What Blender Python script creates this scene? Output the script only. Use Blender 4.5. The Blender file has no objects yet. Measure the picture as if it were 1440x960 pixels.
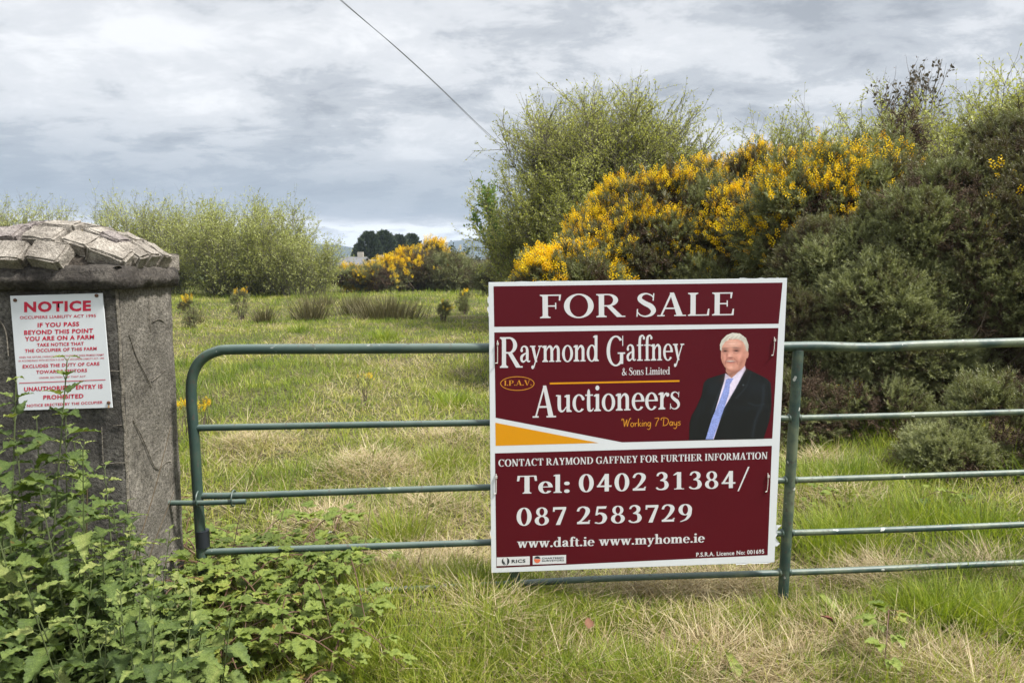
import bpy, bmesh, math, random
import numpy as np
from mathutils import Vector
R = math.radians
rng = np.random.default_rng(7)
random.seed(7)
sc = bpy.context.scene
COL = sc.collection

# ------------------------------------------------------------------ camera
CAM = np.array([0.0, 0.0, 1.52]); PITCH = R(6.1); FPX = 1047.0
cd = bpy.data.cameras.new('camera'); cam = bpy.data.objects.new('camera', cd); COL.objects.link(cam)
cam.location = CAM; cam.rotation_euler = (R(90) - PITCH, 0, 0)
cd.sensor_width = 36; cd.lens = FPX / 1440 * 36; cd.clip_start = 0.05; cd.clip_end = 30000
sc.camera = cam

# ------------------------------------------------------------------ exposure, sun, sky
sc.view_settings.view_transform = 'Standard'; sc.view_settings.look = 'None'
sc.view_settings.exposure = 0.95; sc.view_settings.gamma = 1
SUN_EL, SUN_AZ = R(56), R(108)          # azimuth clockwise from +Y (the view direction): high on the right
sd = bpy.data.lights.new('sun', 'SUN'); sun = bpy.data.objects.new('sun', sd); COL.objects.link(sun)
sd.energy = 4.2; sd.angle = R(8); sd.color = (1.0, 0.965, 0.91)
sv = Vector((math.sin(SUN_AZ) * math.cos(SUN_EL), math.cos(SUN_AZ) * math.cos(SUN_EL), math.sin(SUN_EL)))
sun.rotation_euler = (-sv).to_track_quat('-Z', 'Y').to_euler(); sun.location = (6, -8, 20)

world = bpy.data.worlds.new('World'); sc.world = world; world.use_nodes = True

class NT:
    def __init__(s, nt): s.nt = nt
    def n(s, typ, **kw):
        nd = s.nt.nodes.new(typ)
        for k, v in kw.items():
            if k.startswith('i_'):
                key = k[2:]; key = int(key) if key.isdigit() else key.replace('_', ' ')
                s.set(nd.inputs[key], v)
            else: setattr(nd, k, v)
        return nd
    def set(s, sock, v):
        if isinstance(v, bpy.types.NodeSocket): s.nt.links.new(v, sock)
        elif isinstance(v, bpy.types.Node): s.nt.links.new(v.outputs[0], sock)
        else: sock.default_value = v
    def math(s, op, a, b=0.0, c=None, clamp=False):
        nd = s.nt.nodes.new('ShaderNodeMath'); nd.operation = op; nd.use_clamp = clamp
        s.set(nd.inputs[0], a); s.set(nd.inputs[1], b)
        if c is not None: s.set(nd.inputs[2], c)
        return nd.outputs[0]
    def mix(s, f, a, b, mode='MIX'):
        nd = s.nt.nodes.new('ShaderNodeMix'); nd.data_type = 'RGBA'; nd.blend_type = mode
        s.set(nd.inputs[0], f); s.set(nd.inputs[6], a); s.set(nd.inputs[7], b); return nd.outputs[2]
    def ramp(s, f, stops, interp='LINEAR'):
        nd = s.nt.nodes.new('ShaderNodeValToRGB'); cr = nd.color_ramp; cr.interpolation = interp
        while len(cr.elements) < len(stops): cr.elements.new(0.5)
        for e, (p, c) in zip(cr.elements, stops):
            e.position = p; e.color = (c, c, c, 1) if isinstance(c, (int, float)) else (*c, 1)
        s.set(nd.inputs[0], f); return nd.outputs[0]
    def smooth(s, x, a, b):
        nd = s.nt.nodes.new('ShaderNodeMapRange'); nd.interpolation_type = 'SMOOTHSTEP'
        s.set(nd.inputs[0], x); nd.inputs[1].default_value = a; nd.inputs[2].default_value = b
        return nd.outputs[0]

def build_world():
    w = NT(world.node_tree); world.node_tree.nodes.clear()
    sky = w.n('ShaderNodeTexSky', sky_type='NISHITA', sun_disc=False, sun_elevation=SUN_EL, sun_rotation=SUN_AZ, air_density=1.0, dust_density=2.0)
    tc = w.n('ShaderNodeTexCoord'); sep = w.n('ShaderNodeSeparateXYZ', i_0=tc.outputs['Generated'])
    x, y, z = sep.outputs
    zz = w.math('MAXIMUM', z, 0.0)
    den = w.math('ADD', zz, 0.24)
    cx = w.math('DIVIDE', x, den); cy = w.math('DIVIDE', y, den)
    cv = w.n('ShaderNodeCombineXYZ', i_0=cx, i_1=w.math('MULTIPLY', cy, 1.25), i_2=5.2)
    n1 = w.n('ShaderNodeTexNoise', i_Vector=cv, i_Scale=1.55, i_Detail=8.0, i_Roughness=0.50, i_Distortion=0.12)
    n2 = w.n('ShaderNodeTexNoise', i_Vector=cv, i_Scale=3.6, i_Detail=9.0, i_Roughness=0.66, i_Distortion=0.25)
    m = w.math('ADD', w.math('MULTIPLY', n1.outputs[0], 0.54), w.math('MULTIPLY', n2.outputs[0], 0.46))
    cloud = w.ramp(m, [(0.38, (0.215, 0.230, 0.249)), (0.46, (0.305, 0.320, 0.339)), (0.53, (0.425, 0.434, 0.447)), (0.64, (0.53, 0.534, 0.54))], "EASE")
    # low dark blue-grey shelf of cloud above the horizon, deepest ahead and to the left
    elev = w.math('ADD', z, w.math('MULTIPLY', w.math('SUBTRACT', n1.outputs[0], 0.5), 0.05))
    band = w.math('MULTIPLY', w.smooth(elev, 0.046, 0.062), w.math('SUBTRACT', 1.0, w.smooth(elev, 0.07, 0.20)))
    azl = w.math('SUBTRACT', 1.0, w.smooth(x, 0.05, 0.5))
    band = w.math('MULTIPLY', w.math('MULTIPLY', band, 0.75), azl)
    cloud = w.mix(band, cloud, (0.15, 0.182, 0.222, 1))
    # bright far cumulus strip low down
    strip = w.math('SUBTRACT', 1.0, w.smooth(elev, 0.040, 0.054))
    cv3 = w.n('ShaderNodeCombineXYZ', i_0=w.math('MULTIPLY', x, 16.0), i_1=w.math('MULTIPLY', z, 62.0), i_2=1.3)
    n3 = w.n('ShaderNodeTexNoise', i_Vector=cv3, i_Scale=1.0, i_Detail=6.0, i_Roughness=0.6)
    strip = w.math('MULTIPLY', strip, w.smooth(n3.outputs[0], 0.36, 0.52))
    cloud = w.mix(strip, cloud, (0.58, 0.59, 0.60, 1))
    # thicker light overhead and behind (towards the veiled sun)
    up = w.math('ADD', 1.0, w.math('MULTIPLY', w.smooth(z, 0.30, 0.95), 1.3))
    back = w.math('ADD', 1.0, w.math('MULTIPLY', w.smooth(w.math('MULTIPLY', y, -1.0), -0.2, 0.8), 0.35))
    gain = w.math('MULTIPLY', w.math('MULTIPLY', up, back), 10.0)
    vm = w.n('ShaderNodeVectorMath', operation='SCALE'); w.set(vm.inputs[0], cloud); w.set(vm.inputs[3], gain)
    col = w.mix(0.94, sky.outputs[0], vm.outputs[0])
    bg = w.n('ShaderNodeBackground', i_Color=col, i_Strength=0.1)
    out = w.n('ShaderNodeOutputWorld'); w.nt.links.new(bg.outputs[0], out.inputs[0])
build_world()

# ------------------------------------------------------------------ pixel rays (1440x960 photograph) -> points in the place
CP, SP = math.cos(PITCH), math.sin(PITCH)
def ray(px, py):
    px = np.asarray(px, float); py = np.asarray(py, float)
    dx = (px - 720) / FPX; dy = -(py - 480) / FPX
    return np.stack([dx, CP + dy * SP, -SP + dy * CP], -1)
def at(px, py, Y):
    d = ray(px, py); return CAM + d * (np.asarray(Y) / d[..., 1])[..., None]
def on_plane(px, py, p0, n):
    d = ray(px, py); t = np.dot(p0 - CAM, n) / (d @ n); return CAM + d * t[..., None]
def proj(P):
    v = P - CAM; f = v @ np.array([0, CP, -SP]); u = v @ np.array([0, SP, CP])
    return 720 + FPX * v[:, 0] / f, 480 - FPX * u / f

# ------------------------------------------------------------------ noise
def _hash(ix, iy, iz, seed):
    h = (ix.astype(np.int64) * 374761393 + iy.astype(np.int64) * 668265263 + iz.astype(np.int64) * 2147483647 + seed * 974634777) & 0xffffffff
    h = ((h ^ (h >> 13)) * 1274126177) & 0xffffffff
    h = ((h ^ (h >> 16)) * 2246822519) & 0xffffffff
    return ((h ^ (h >> 15)) & 0xffff) / 65535.0
def vnoise(P, seed=0):
    P = np.asarray(P, float)
    if P.shape[-1] == 2: P = np.concatenate([P, np.zeros(P.shape[:-1] + (1,))], -1)
    i = np.floor(P).astype(np.int64); f = P - i; f = f * f * (3 - 2 * f); r = 0
    for dx in (0, 1):
        for dy in (0, 1):
            for dz in (0, 1):
                wgt = (f[..., 0] if dx else 1 - f[..., 0]) * (f[..., 1] if dy else 1 - f[..., 1]) * (f[..., 2] if dz else 1 - f[..., 2])
                r = r + wgt * _hash(i[..., 0] + dx, i[..., 1] + dy, i[..., 2] + dz, seed)
    return r
def fbm(P, seed=0, octv=3):
    s, a, t = 0, 1, 0
    for o in range(octv):
        s = s + a * vnoise(np.asarray(P) * 2 ** o, seed + o * 17); t += a; a *= 0.5
    return s / t
def sstep(x, a, b):
    t = np.clip((x - a) / (b - a), 0, 1); return t * t * (3 - 2 * t)

# ------------------------------------------------------------------ mesh helpers
def mesh_np(name, V, F, attrs=None, smooth=False, cols=None):
    V = np.asarray(V, np.float32).reshape(-1, 3); me = bpy.data.meshes.new(name)
    Fs = F if isinstance(F, list) and len(F) and isinstance(F[0], np.ndarray) and F[0].ndim == 2 else [np.asarray(F, np.int32)]
    Fs = [np.asarray(f, np.int32) for f in Fs if len(f)]
    nl = sum(f.size for f in Fs); nf = sum(len(f) for f in Fs)
    me.vertices.add(len(V)); me.vertices.foreach_set('co', V.ravel())
    me.loops.add(nl); me.loops.foreach_set('vertex_index', np.concatenate([f.ravel() for f in Fs]))
    tot = np.concatenate([np.full(len(f), f.shape[1], np.int32) for f in Fs]); st = np.concatenate([[0], np.cumsum(tot)[:-1]]).astype(np.int32)
    me.polygons.add(nf); me.polygons.foreach_set('loop_start', st); me.polygons.foreach_set('loop_total', tot)
    if smooth: me.polygons.foreach_set('use_smooth', np.ones(nf, bool))
    for k, a in (attrs or {}).items():
        at_ = me.attributes.new(k, 'FLOAT', 'POINT'); at_.data.foreach_set('value', np.asarray(a, np.float32))
    if cols is not None:
        c = me.color_attributes.new('print', 'FLOAT_COLOR', 'POINT'); c.data.foreach_set('color', np.asarray(cols, np.float32).ravel())
    me.update(); me.validate(); return me

def link(name, me, mat, parent=None, loc=None):
    o = bpy.data.objects.new(name, me)
    for m in (mat if isinstance(mat, (list, tuple)) else [mat]):
        if m: me.materials.append(m)
    COL.objects.link(o)
    if parent: o.parent = parent
    if loc is not None: o.location = loc
    return o
def tag(o, label=None, cat=None, group=None, kind=None):
    if label: o['label'] = label
    if cat: o['category'] = cat
    if group: o['group'] = group
    if kind: o['kind'] = kind
    return o
def empty(name, loc, label=None, cat=None, group=None):
    o = bpy.data.objects.new(name, None); o.location = loc; o.empty_display_size = 0.1; COL.objects.link(o)
    return tag(o, label, cat, group)
def copy_tree(o, parent=None):
    c = o.copy(); COL.objects.link(c); c.parent = parent
    for ch in o.children: copy_tree(ch, c)
    return c

class MB:
    """collects polygons, tubes, boxes; builds ONE mesh"""
    def __init__(s): s.v = []; s.f = []; s.n = 0
    def add(s, V, F):
        s.v.append(np.asarray(V, float).reshape(-1, 3)); s.f += [[i + s.n for i in f] for f in F]; s.n += len(s.v[-1])
    def poly(s, V): s.add(V, [list(range(len(V)))])
    def tube(s, P, r, sides=10, cap=True):
        P = np.asarray(P, float); n = len(P); r = np.broadcast_to(np.asarray(r, float), (n,))
        T = np.gradient(P, axis=0); T /= np.linalg.norm(T, axis=1)[:, None] + 1e-12
        ref = np.array([0, 0, 1.0]) if abs(T[0][2]) < 0.9 else np.array([1.0, 0, 0])
        A = np.cross(T[0], ref); A /= np.linalg.norm(A); V = []
        for i in range(n):
            A = A - T[i] * np.dot(A, T[i]); A /= np.linalg.norm(A); B = np.cross(T[i], A)
            for k in range(sides):
                a = 2 * math.pi * k / sides; V.append(P[i] + r[i] * (math.cos(a) * A + math.sin(a) * B))
        F = [[i * sides + k, i * sides + (k + 1) % sides, (i + 1) * sides + (k + 1) % sides, (i + 1) * sides + k] for i in range(n - 1) for k in range(sides)]
        if cap: F += [list(range(sides))[::-1], list(range((n - 1) * sides, n * sides))]
        s.add(V, F)
    def box(s, c, size, M=None):
        c = np.asarray(c, float); h = np.asarray(size, float) / 2
        V = np.array([[x, y, z] for z in (-1, 1) for y in (-1, 1) for x in (-1, 1)]) * h
        if M is not None: V = V @ np.asarray(M)
        s.add(V + c, [[0, 2, 3, 1], [4, 5, 7, 6], [0, 1, 5, 4], [2, 6, 7, 3], [0, 4, 6, 2], [1, 3, 7, 5]])
    def slab(s, poly, back):
        """polygon extruded by vector back"""
        P = np.asarray(poly, float); n = len(P); Q = P + back
        s.add(np.concatenate([P, Q]), [list(range(n)), list(range(n, 2 * n))[::-1]] + [[i, n + i, n + (i + 1) % n, (i + 1) % n] for i in range(n)])
    def build(s, name, mat, parent=None, smooth=False, bevel=0, angle=40):
        me = bpy.data.meshes.new(name); me.from_pydata(np.concatenate(s.v).tolist(), [], s.f); me.update()
        bm = bmesh.new(); bm.from_mesh(me)
        bmesh.ops.recalc_face_normals(bm, faces=bm.faces)
        if bevel: bmesh.ops.bevel(bm, geom=list(bm.edges), offset=bevel, segments=2, affect='EDGES', profile=0.6)
        bm.to_mesh(me); bm.free()
        if smooth:
            me.polygons.foreach_set('use_smooth', np.ones(len(me.polygons), bool))
            try: me.set_sharp_from_angle(angle=R(angle))
            except Exception: pass
        return link(name, me, mat, parent)

def smooth_path(pts, n=8):
    P = np.asarray(pts, float); Q = np.concatenate([[2 * P[0] - P[1]], P, [2 * P[-1] - P[-2]]]); out = []
    for i in range(1, len(Q) - 2):
        for k in range(n):
            t = k / n; a, b, c, d = Q[i - 1], Q[i], Q[i + 1], Q[i + 2]
            out.append(0.5 * (2 * b + (c - a) * t + (2 * a - 5 * b + 4 * c - d) * t * t + (3 * b - a - 3 * c + d) * t ** 3))
    out.append(P[-1]); return np.array(out)

def unit(v): return v / (np.linalg.norm(v, axis=-1, keepdims=True) + 1e-9)
def prisms(A, B, ra, rb):
    """N tapered three-sided segments"""
    A = np.asarray(A); B = np.asarray(B); N = len(A); ra = np.broadcast_to(ra, (N,)); rb = np.broadcast_to(rb, (N,))
    T = unit(B - A); ref = np.where(np.abs(T[:, 2:3]) < 0.9, np.array([[0, 0, 1.0]]), np.array([[1.0, 0, 0]]))
    X = unit(np.cross(T, ref)); Yv = np.cross(T, X); V = np.empty((N, 6, 3))
    for k in range(3):
        a = 2 * math.pi * k / 3; d = math.cos(a) * X + math.sin(a) * Yv
        V[:, k] = A + d * ra[:, None]; V[:, 3 + k] = B + d * rb[:, None]
    base = np.arange(N)[:, None] * 6
    F = np.concatenate([base + np.array([[k, (k + 1) % 3, 3 + (k + 1) % 3, 3 + k]]) for k in range(3)])
    return V.reshape(-1, 3), F
def instance_np(tv, tf, P, X, Y, Z, S):
    """template verts tv placed at P with axes X,Y,Z (N,3) and scale S"""
    N = len(P); S = np.broadcast_to(np.asarray(S, float), (N,))[:, None, None]
    V = P[:, None] + S * (tv[None, :, 0:1] * X[:, None] + tv[None, :, 1:2] * Y[:, None] + tv[None, :, 2:3] * Z[:, None])
    F = (np.arange(N)[:, None, None] * len(tv) + tf[None]).reshape(-1, tf.shape[1])
    return V.reshape(-1, 3), F
def frames(Z, spin):
    Z = unit(Z); ref = np.where(np.abs(Z[:, 2:3]) < 0.95, np.array([[0, 0, 1.0]]), np.array([[1.0, 0, 0]]))
    X = unit(np.cross(ref, Z)); Y = np.cross(Z, X); c, s = np.cos(spin)[:, None], np.sin(spin)[:, None]
    return X * c + Y * s, Y * c - X * s, Z
def rdir(n, g=rng): return unit(g.normal(size=(n, 3)))

# ------------------------------------------------------------------ materials
def new_mat(name):
    m = bpy.data.materials.new(name); m.use_nodes = True; m.node_tree.nodes.clear(); t = NT(m.node_tree)
    return m, t, t.n('ShaderNodeOutputMaterial')
def leaf_mat(name, stops, trans=0.3, rough=0.5, spec=0.3, tcol=1.5, nscale=None):
    m, t, o = new_mat(name)
    a = t.n('ShaderNodeAttribute', attribute_name='tint')
    c = t.ramp(a.outputs['Fac'], stops)
    if nscale:
        tc = t.n('ShaderNodeTexCoord'); nz = t.n('ShaderNodeTexNoise', i_Vector=tc.outputs['Object'], i_Scale=nscale, i_Detail=3.0); n2 = t.n('ShaderNodeTexNoise', i_Vector=tc.outputs['Object'], i_Scale=nscale * 9, i_Detail=4.0)
        c = t.mix(t.math('MULTIPLY', t.smooth(nz.outputs[0], 0.68, 0.74), 0.7), c, (0.13, 0.085, 0.03, 1)); c = t.mix(t.smooth(n2.outputs[0], 0.3, 0.7), t.mix(1.0, c, (0.72, 0.72, 0.72, 1), 'MULTIPLY'), t.mix(1.0, c, (1.22, 1.22, 1.15, 1), 'MULTIPLY'))
    p = t.n('ShaderNodeBsdfPrincipled', i_Base_Color=c, i_Roughness=rough); p.inputs['Specular IOR Level'].default_value = spec
    if trans > 0:
        tr = t.n('ShaderNodeBsdfTranslucent'); vm = t.n('ShaderNodeMix', data_type='RGBA', blend_type='MULTIPLY')
        vm.inputs[0].default_value = 1.0; t.set(vm.inputs[6], c); vm.inputs[7].default_value = (tcol * 1.05, tcol * 1.1, tcol * 0.5, 1); t.set(tr.inputs[0], vm.outputs[2])
        mx = t.n('ShaderNodeMixShader'); mx.inputs[0].default_value = trans; t.set(mx.inputs[1], p.outputs[0]); t.set(mx.inputs[2], tr.outputs[0]); t.set(o.inputs[0], mx.outputs[0])
    else: t.set(o.inputs[0], p.outputs[0])
    return m
def flat_mat(name, col, rough=0.5, spec=0.4, var=0.0, scale=8, bump=0.0, bscale=60, metal=0):
    m, t, o = new_mat(name); tc = t.n('ShaderNodeTexCoord')
    c = (*col, 1)
    if var:
        nz = t.n('ShaderNodeTexNoise', i_Vector=tc.outputs['Object'], i_Scale=scale, i_Detail=6.0, i_Roughness=0.6)
        c = t.mix(nz.outputs[0], tuple(x * (1 - var) for x in col) + (1,), tuple(min(1, x * (1 + var)) for x in col) + (1,))
    p = t.n('ShaderNodeBsdfPrincipled', i_Base_Color=c, i_Roughness=rough, i_Metallic=metal); p.inputs['Specular IOR Level'].default_value = spec
    if bump:
        nb = t.n('ShaderNodeTexNoise', i_Vector=tc.outputs['Object'], i_Scale=bscale, i_Detail=5.0)
        b = t.n('ShaderNodeBump', i_Strength=bump, i_Distance=0.01, i_Height=nb.outputs[0]); t.set(p.inputs['Normal'], b.outputs[0])
    t.set(o.inputs[0], p.outputs[0]); return m

M_grass = leaf_mat('grass_blades', [(0.0, (0.075, 0.125, 0.012)), (0.3, (0.19, 0.245, 0.026)), (0.55, (0.34, 0.35, 0.060)), (0.75, (0.46, 0.42, 0.15)), (1.0, (0.56, 0.48, 0.29))], 0.35, 0.5, 0.25, 1.4)
M_straw = leaf_mat('dead_straw', [(0.0, (0.12, 0.075, 0.04)), (0.4, (0.31, 0.235, 0.125)), (1.0, (0.55, 0.47, 0.30))], 0.2, 0.6, 0.2, 1.2)
M_rush = leaf_mat('rush_stems', [(0.0, (0.07, 0.055, 0.03)), (0.5, (0.11, 0.10, 0.045)), (1.0, (0.20, 0.17, 0.08))], 0.1, 0.6, 0.2)
M_gorse = leaf_mat('gorse_spines', [(0.0, (0.085, 0.060, 0.036)), (0.25, (0.125, 0.125, 0.050)), (0.6, (0.185, 0.200, 0.082)), (1.0, (0.29, 0.30, 0.145))], 0.2, 0.5, 0.35, 1.2)
M_gorse_dead = leaf_mat('gorse_dead_spines', [(0.0, (0.055, 0.036, 0.024)), (1.0, (0.13, 0.09, 0.06))], 0.0, 0.8, 0.1)
M_bloom = leaf_mat('gorse_blossom', [(0.0, (0.58, 0.32, 0.010)), (0.3, (0.76, 0.50, 0.008)), (0.6, (0.80, 0.57, 0.010)), (1.0, (0.86, 0.66, 0.03))], 0.25, 0.5, 0.2, 1.1)
M_willow = leaf_mat('willow_leaves', [(0.0, (0.19, 0.20, 0.055)), (0.5, (0.31, 0.33, 0.10)), (1.0, (0.44, 0.46, 0.19))], 0.35, 0.5, 0.3, 1.3)
M_sallow = leaf_mat('sallow_leaves', [(0.0, (0.18, 0.185, 0.045)), (0.5, (0.32, 0.33, 0.085)), (1.0, (0.45, 0.45, 0.16))], 0.35, 0.5, 0.3, 1.3)
M_thorn = leaf_mat('hawthorn_leaves', [(0.0, (0.09, 0.15, 0.03)), (1.0, (0.20, 0.30, 0.07))], 0.35, 0.5, 0.3, 1.3)
M_darkleaf = leaf_mat('dark_leaves', [(0.0, (0.022, 0.034, 0.018)), (0.6, (0.040, 0.060, 0.028)), (1.0, (0.075, 0.095, 0.04))], 0.1, 0.6, 0.2)
M_nettle = leaf_mat('nettle_leaves', [(0.0, (0.036, 0.058, 0.018)), (0.5, (0.080, 0.116, 0.030)), (0.85, (0.145, 0.185, 0.05)), (1.0, (0.22, 0.245, 0.08))], 0.25, 0.65, 0.2, 1.3, 34.0)
M_bramble = leaf_mat('bramble_leaves', [(0.0, (0.055, 0.085, 0.025)), (0.5, (0.135, 0.180, 0.038)), (0.93, (0.22, 0.26, 0.055)), (1.0, (0.22, 0.15, 0.05))], 0.3, 0.6, 0.25, 1.4, 30.0)
M_stem = flat_mat('green_stem', (0.075, 0.095, 0.035), 0.6, 0.3, 0.3, 20)
M_cane = flat_mat('bramble_cane', (0.11, 0.062, 0.04), 0.6, 0.3, 0.4, 12)
M_bark = flat_mat('grey_bark', (0.14, 0.125, 0.095), 0.85, 0.2, 0.4, 3)
M_twig = flat_mat('dead_twig', (0.10, 0.075, 0.06), 0.85, 0.2, 0.5, 6)
M_drystalk = flat_mat('dry_stalk', (0.13, 0.095, 0.06), 0.8, 0.2, 0.4, 8)
M_wire = flat_mat('wire', (0.16, 0.16, 0.17), 0.6, 0.3)
M_white = flat_mat('sign_white', (0.58, 0.60, 0.62), 0.42, 0.35, 0.07, 4)
M_tie = flat_mat('cable_tie_white', (0.50, 0.47, 0.43), 0.4, 0.4)
M_maroon = flat_mat('sign_maroon', (0.075, 0.0034, 0.0085), 0.45, 0.18, 0.10, 4)
M_letter = flat_mat('letter_white', (0.57, 0.565, 0.575), 0.4, 0.4)
M_orange = flat_mat('sign_orange', (0.58, 0.245, 0.003), 0.4, 0.35)
M_orange2 = flat_mat('letter_orange', (0.55, 0.24, 0.02), 0.4, 0.35)
M_ink = flat_mat('dark_ink', (0.02, 0.025, 0.03), 0.4, 0.3)
M_redink = flat_mat('red_ink', (0.46, 0.016, 0.045), 0.45, 0.3, 0.12, 30)
M_rust = flat_mat('rusty_steel', (0.10, 0.05, 0.03), 0.8, 0.3, 0.5, 80)
M_hillh = flat_mat('far_hill', (0.035, 0.05, 0.045), 0.95, 0.0, 0.3, 0.003)
M_roof = flat_mat('slate_roof', (0.13, 0.13, 0.135), 0.8, 0.2, 0.2, 1)
M_hwall = flat_mat('house_render', (0.36, 0.33, 0.28), 0.9, 0.1, 0.1, 1)
M_glass = flat_mat('window_glass', (0.05, 0.06, 0.07), 0.1, 0.6)
M_hdoor = flat_mat('white_frame', (0.75, 0.75, 0.75), 0.5, 0.3)

def gate_mat():
    m, t, o = new_mat('green_gate_paint'); tc = t.n('ShaderNodeTexCoord'); ob = tc.outputs['Object']
    n1 = t.n('ShaderNodeTexNoise', i_Vector=ob, i_Scale=5.0, i_Detail=8.0, i_Roughness=0.65)
    n2 = t.n('ShaderNodeTexNoise', i_Vector=ob, i_Scale=45.0, i_Detail=5.0, i_Roughness=0.6)
    n3 = t.n('ShaderNodeTexNoise', i_Vector=ob, i_Scale=26.0, i_Detail=2.0)
    sx = t.n('ShaderNodeSeparateXYZ', i_0=ob)
    worn = t.smooth(sx.outputs[0], 0.6, 1.35)
    geo = t.n('ShaderNodeNewGeometry'); nz = t.n('ShaderNodeSeparateXYZ', i_0=geo.outputs['Normal'])
    c = t.mix(n1.outputs[0], (0.012, 0.030, 0.026, 1), (0.028, 0.058, 0.048, 1))
    algae = t.math('MULTIPLY', t.smooth(n1.outputs[0], 0.40, 0.62), t.math('ADD', 0.18, t.math('MULTIPLY', worn, 0.75)))
    c = t.mix(algae, c, (0.105, 0.125, 0.075, 1))
    dust = t.math('MULTIPLY', t.smooth(nz.outputs[2], 0.35, 1.0), t.math('ADD', 0.25, t.math('MULTIPLY', n2.outputs[0], 0.5)))
    c = t.mix(dust, c, (0.17, 0.21, 0.185, 1))
    chips = t.math('MULTIPLY', t.smooth(n3.outputs[0], 0.70, 0.73), t.math('ADD', 0.25, t.math('MULTIPLY', worn, 0.6)))
    c = t.mix(chips, c, (0.50, 0.50, 0.46, 1))
    rust = t.math('MULTIPLY', t.smooth(n2.outputs[0], 0.57, 0.68), 0.75)
    c = t.mix(rust, c, (0.05, 0.04, 0.03, 1))
    rg = t.math('ADD', 0.36, t.math('MULTIPLY', n2.outputs[0], 0.3))
    p = t.n('ShaderNodeBsdfPrincipled', i_Base_Color=c, i_Roughness=rg)
    b = t.n('ShaderNodeBump', i_Strength=0.35, i_Distance=0.002, i_Height=n2.outputs[0]); t.set(p.inputs['Normal'], b.outputs[0])
    t.set(o.inputs[0], p.outputs[0]); return m
M_gate = gate_mat()

def render_mat(name, dark, mid, light, stain=0.0, sc_=1.0):
    """weathered cement render"""
    m, t, o = new_mat(name); tc = t.n('ShaderNodeTexCoord'); ob = tc.outputs['Object']
    mp = t.n('ShaderNodeMapping', i_Vector=ob, i_Scale=(1, 1, 1.25))
    n1 = t.n('ShaderNodeTexNoise', i_Vector=mp.outputs[0], i_Scale=9.0 * sc_, i_Detail=9.0, i_Roughness=0.72, i_Distortion=0.1)
    n2 = t.n('ShaderNodeTexNoise', i_Vector=ob, i_Scale=90.0 * sc_, i_Detail=6.0, i_Roughness=0.7)
    n3 = t.n('ShaderNodeTexNoise', i_Vector=ob, i_Scale=2.3 * sc_, i_Detail=5.0, i_Roughness=0.6)
    c = t.ramp(n1.outputs[0], [(0.30, dark), (0.5, mid), (0.72, light)])
    g = t.ramp(n2.outputs[0], [(0.34, 0.35), (0.5, 1.0), (0.66, 1.6)])
    c = t.mix(0.9, c, g, 'MULTIPLY')
    c = t.mix(t.math('MULTIPLY', t.smooth(n3.outputs[0], 0.42, 0.62), 0.6 + stain), c, tuple(x * 0.75 for x in dark) + (1,))
    p = t.n('ShaderNodeBsdfPrincipled', i_Base_Color=c, i_Roughness=0.92); p.inputs['Specular IOR Level'].default_value = 0.2
    h = t.math('ADD', n2.outputs[0], t.math('MULTIPLY', n1.outputs[0], 1.5))
    b = t.n('ShaderNodeBump', i_Strength=0.9, i_Distance=0.012, i_Height=h); t.set(p.inputs['Normal'], b.outputs[0])
    t.set(o.inputs[0], p.outputs[0]); return m
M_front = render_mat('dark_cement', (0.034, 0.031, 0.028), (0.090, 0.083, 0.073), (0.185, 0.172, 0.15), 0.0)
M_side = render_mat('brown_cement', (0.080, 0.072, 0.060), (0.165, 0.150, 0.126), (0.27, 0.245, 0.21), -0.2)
M_point = render_mat('pointing_cement', (0.10, 0.088, 0.07), (0.18, 0.16, 0.13), (0.26, 0.235, 0.19), -0.4)
M_slab = render_mat('cap_concrete', (0.030, 0.026, 0.023), (0.075, 0.066, 0.057), (0.19, 0.17, 0.145), 0.1)
M_sett = render_mat('granite_sett', (0.14, 0.12, 0.10), (0.33, 0.295, 0.25), (0.52, 0.475, 0.41), -0.2, 1.9)
M_sett2 = render_mat('mauve_sett', (0.12, 0.10, 0.095), (0.26, 0.225, 0.21), (0.42, 0.38, 0.34), -0.35, 1.5)
M_mortar = render_mat('cap_mortar', (0.028, 0.023, 0.018), (0.06, 0.05, 0.04), (0.13, 0.11, 0.09), 0.0, 2.0)
M_moss = leaf_mat('moss', [(0.0, (0.06, 0.05, 0.012)), (0.6, (0.17, 0.13, 0.02)), (1.0, (0.32, 0.22, 0.03))], 0, 0.9, 0.1)

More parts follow.
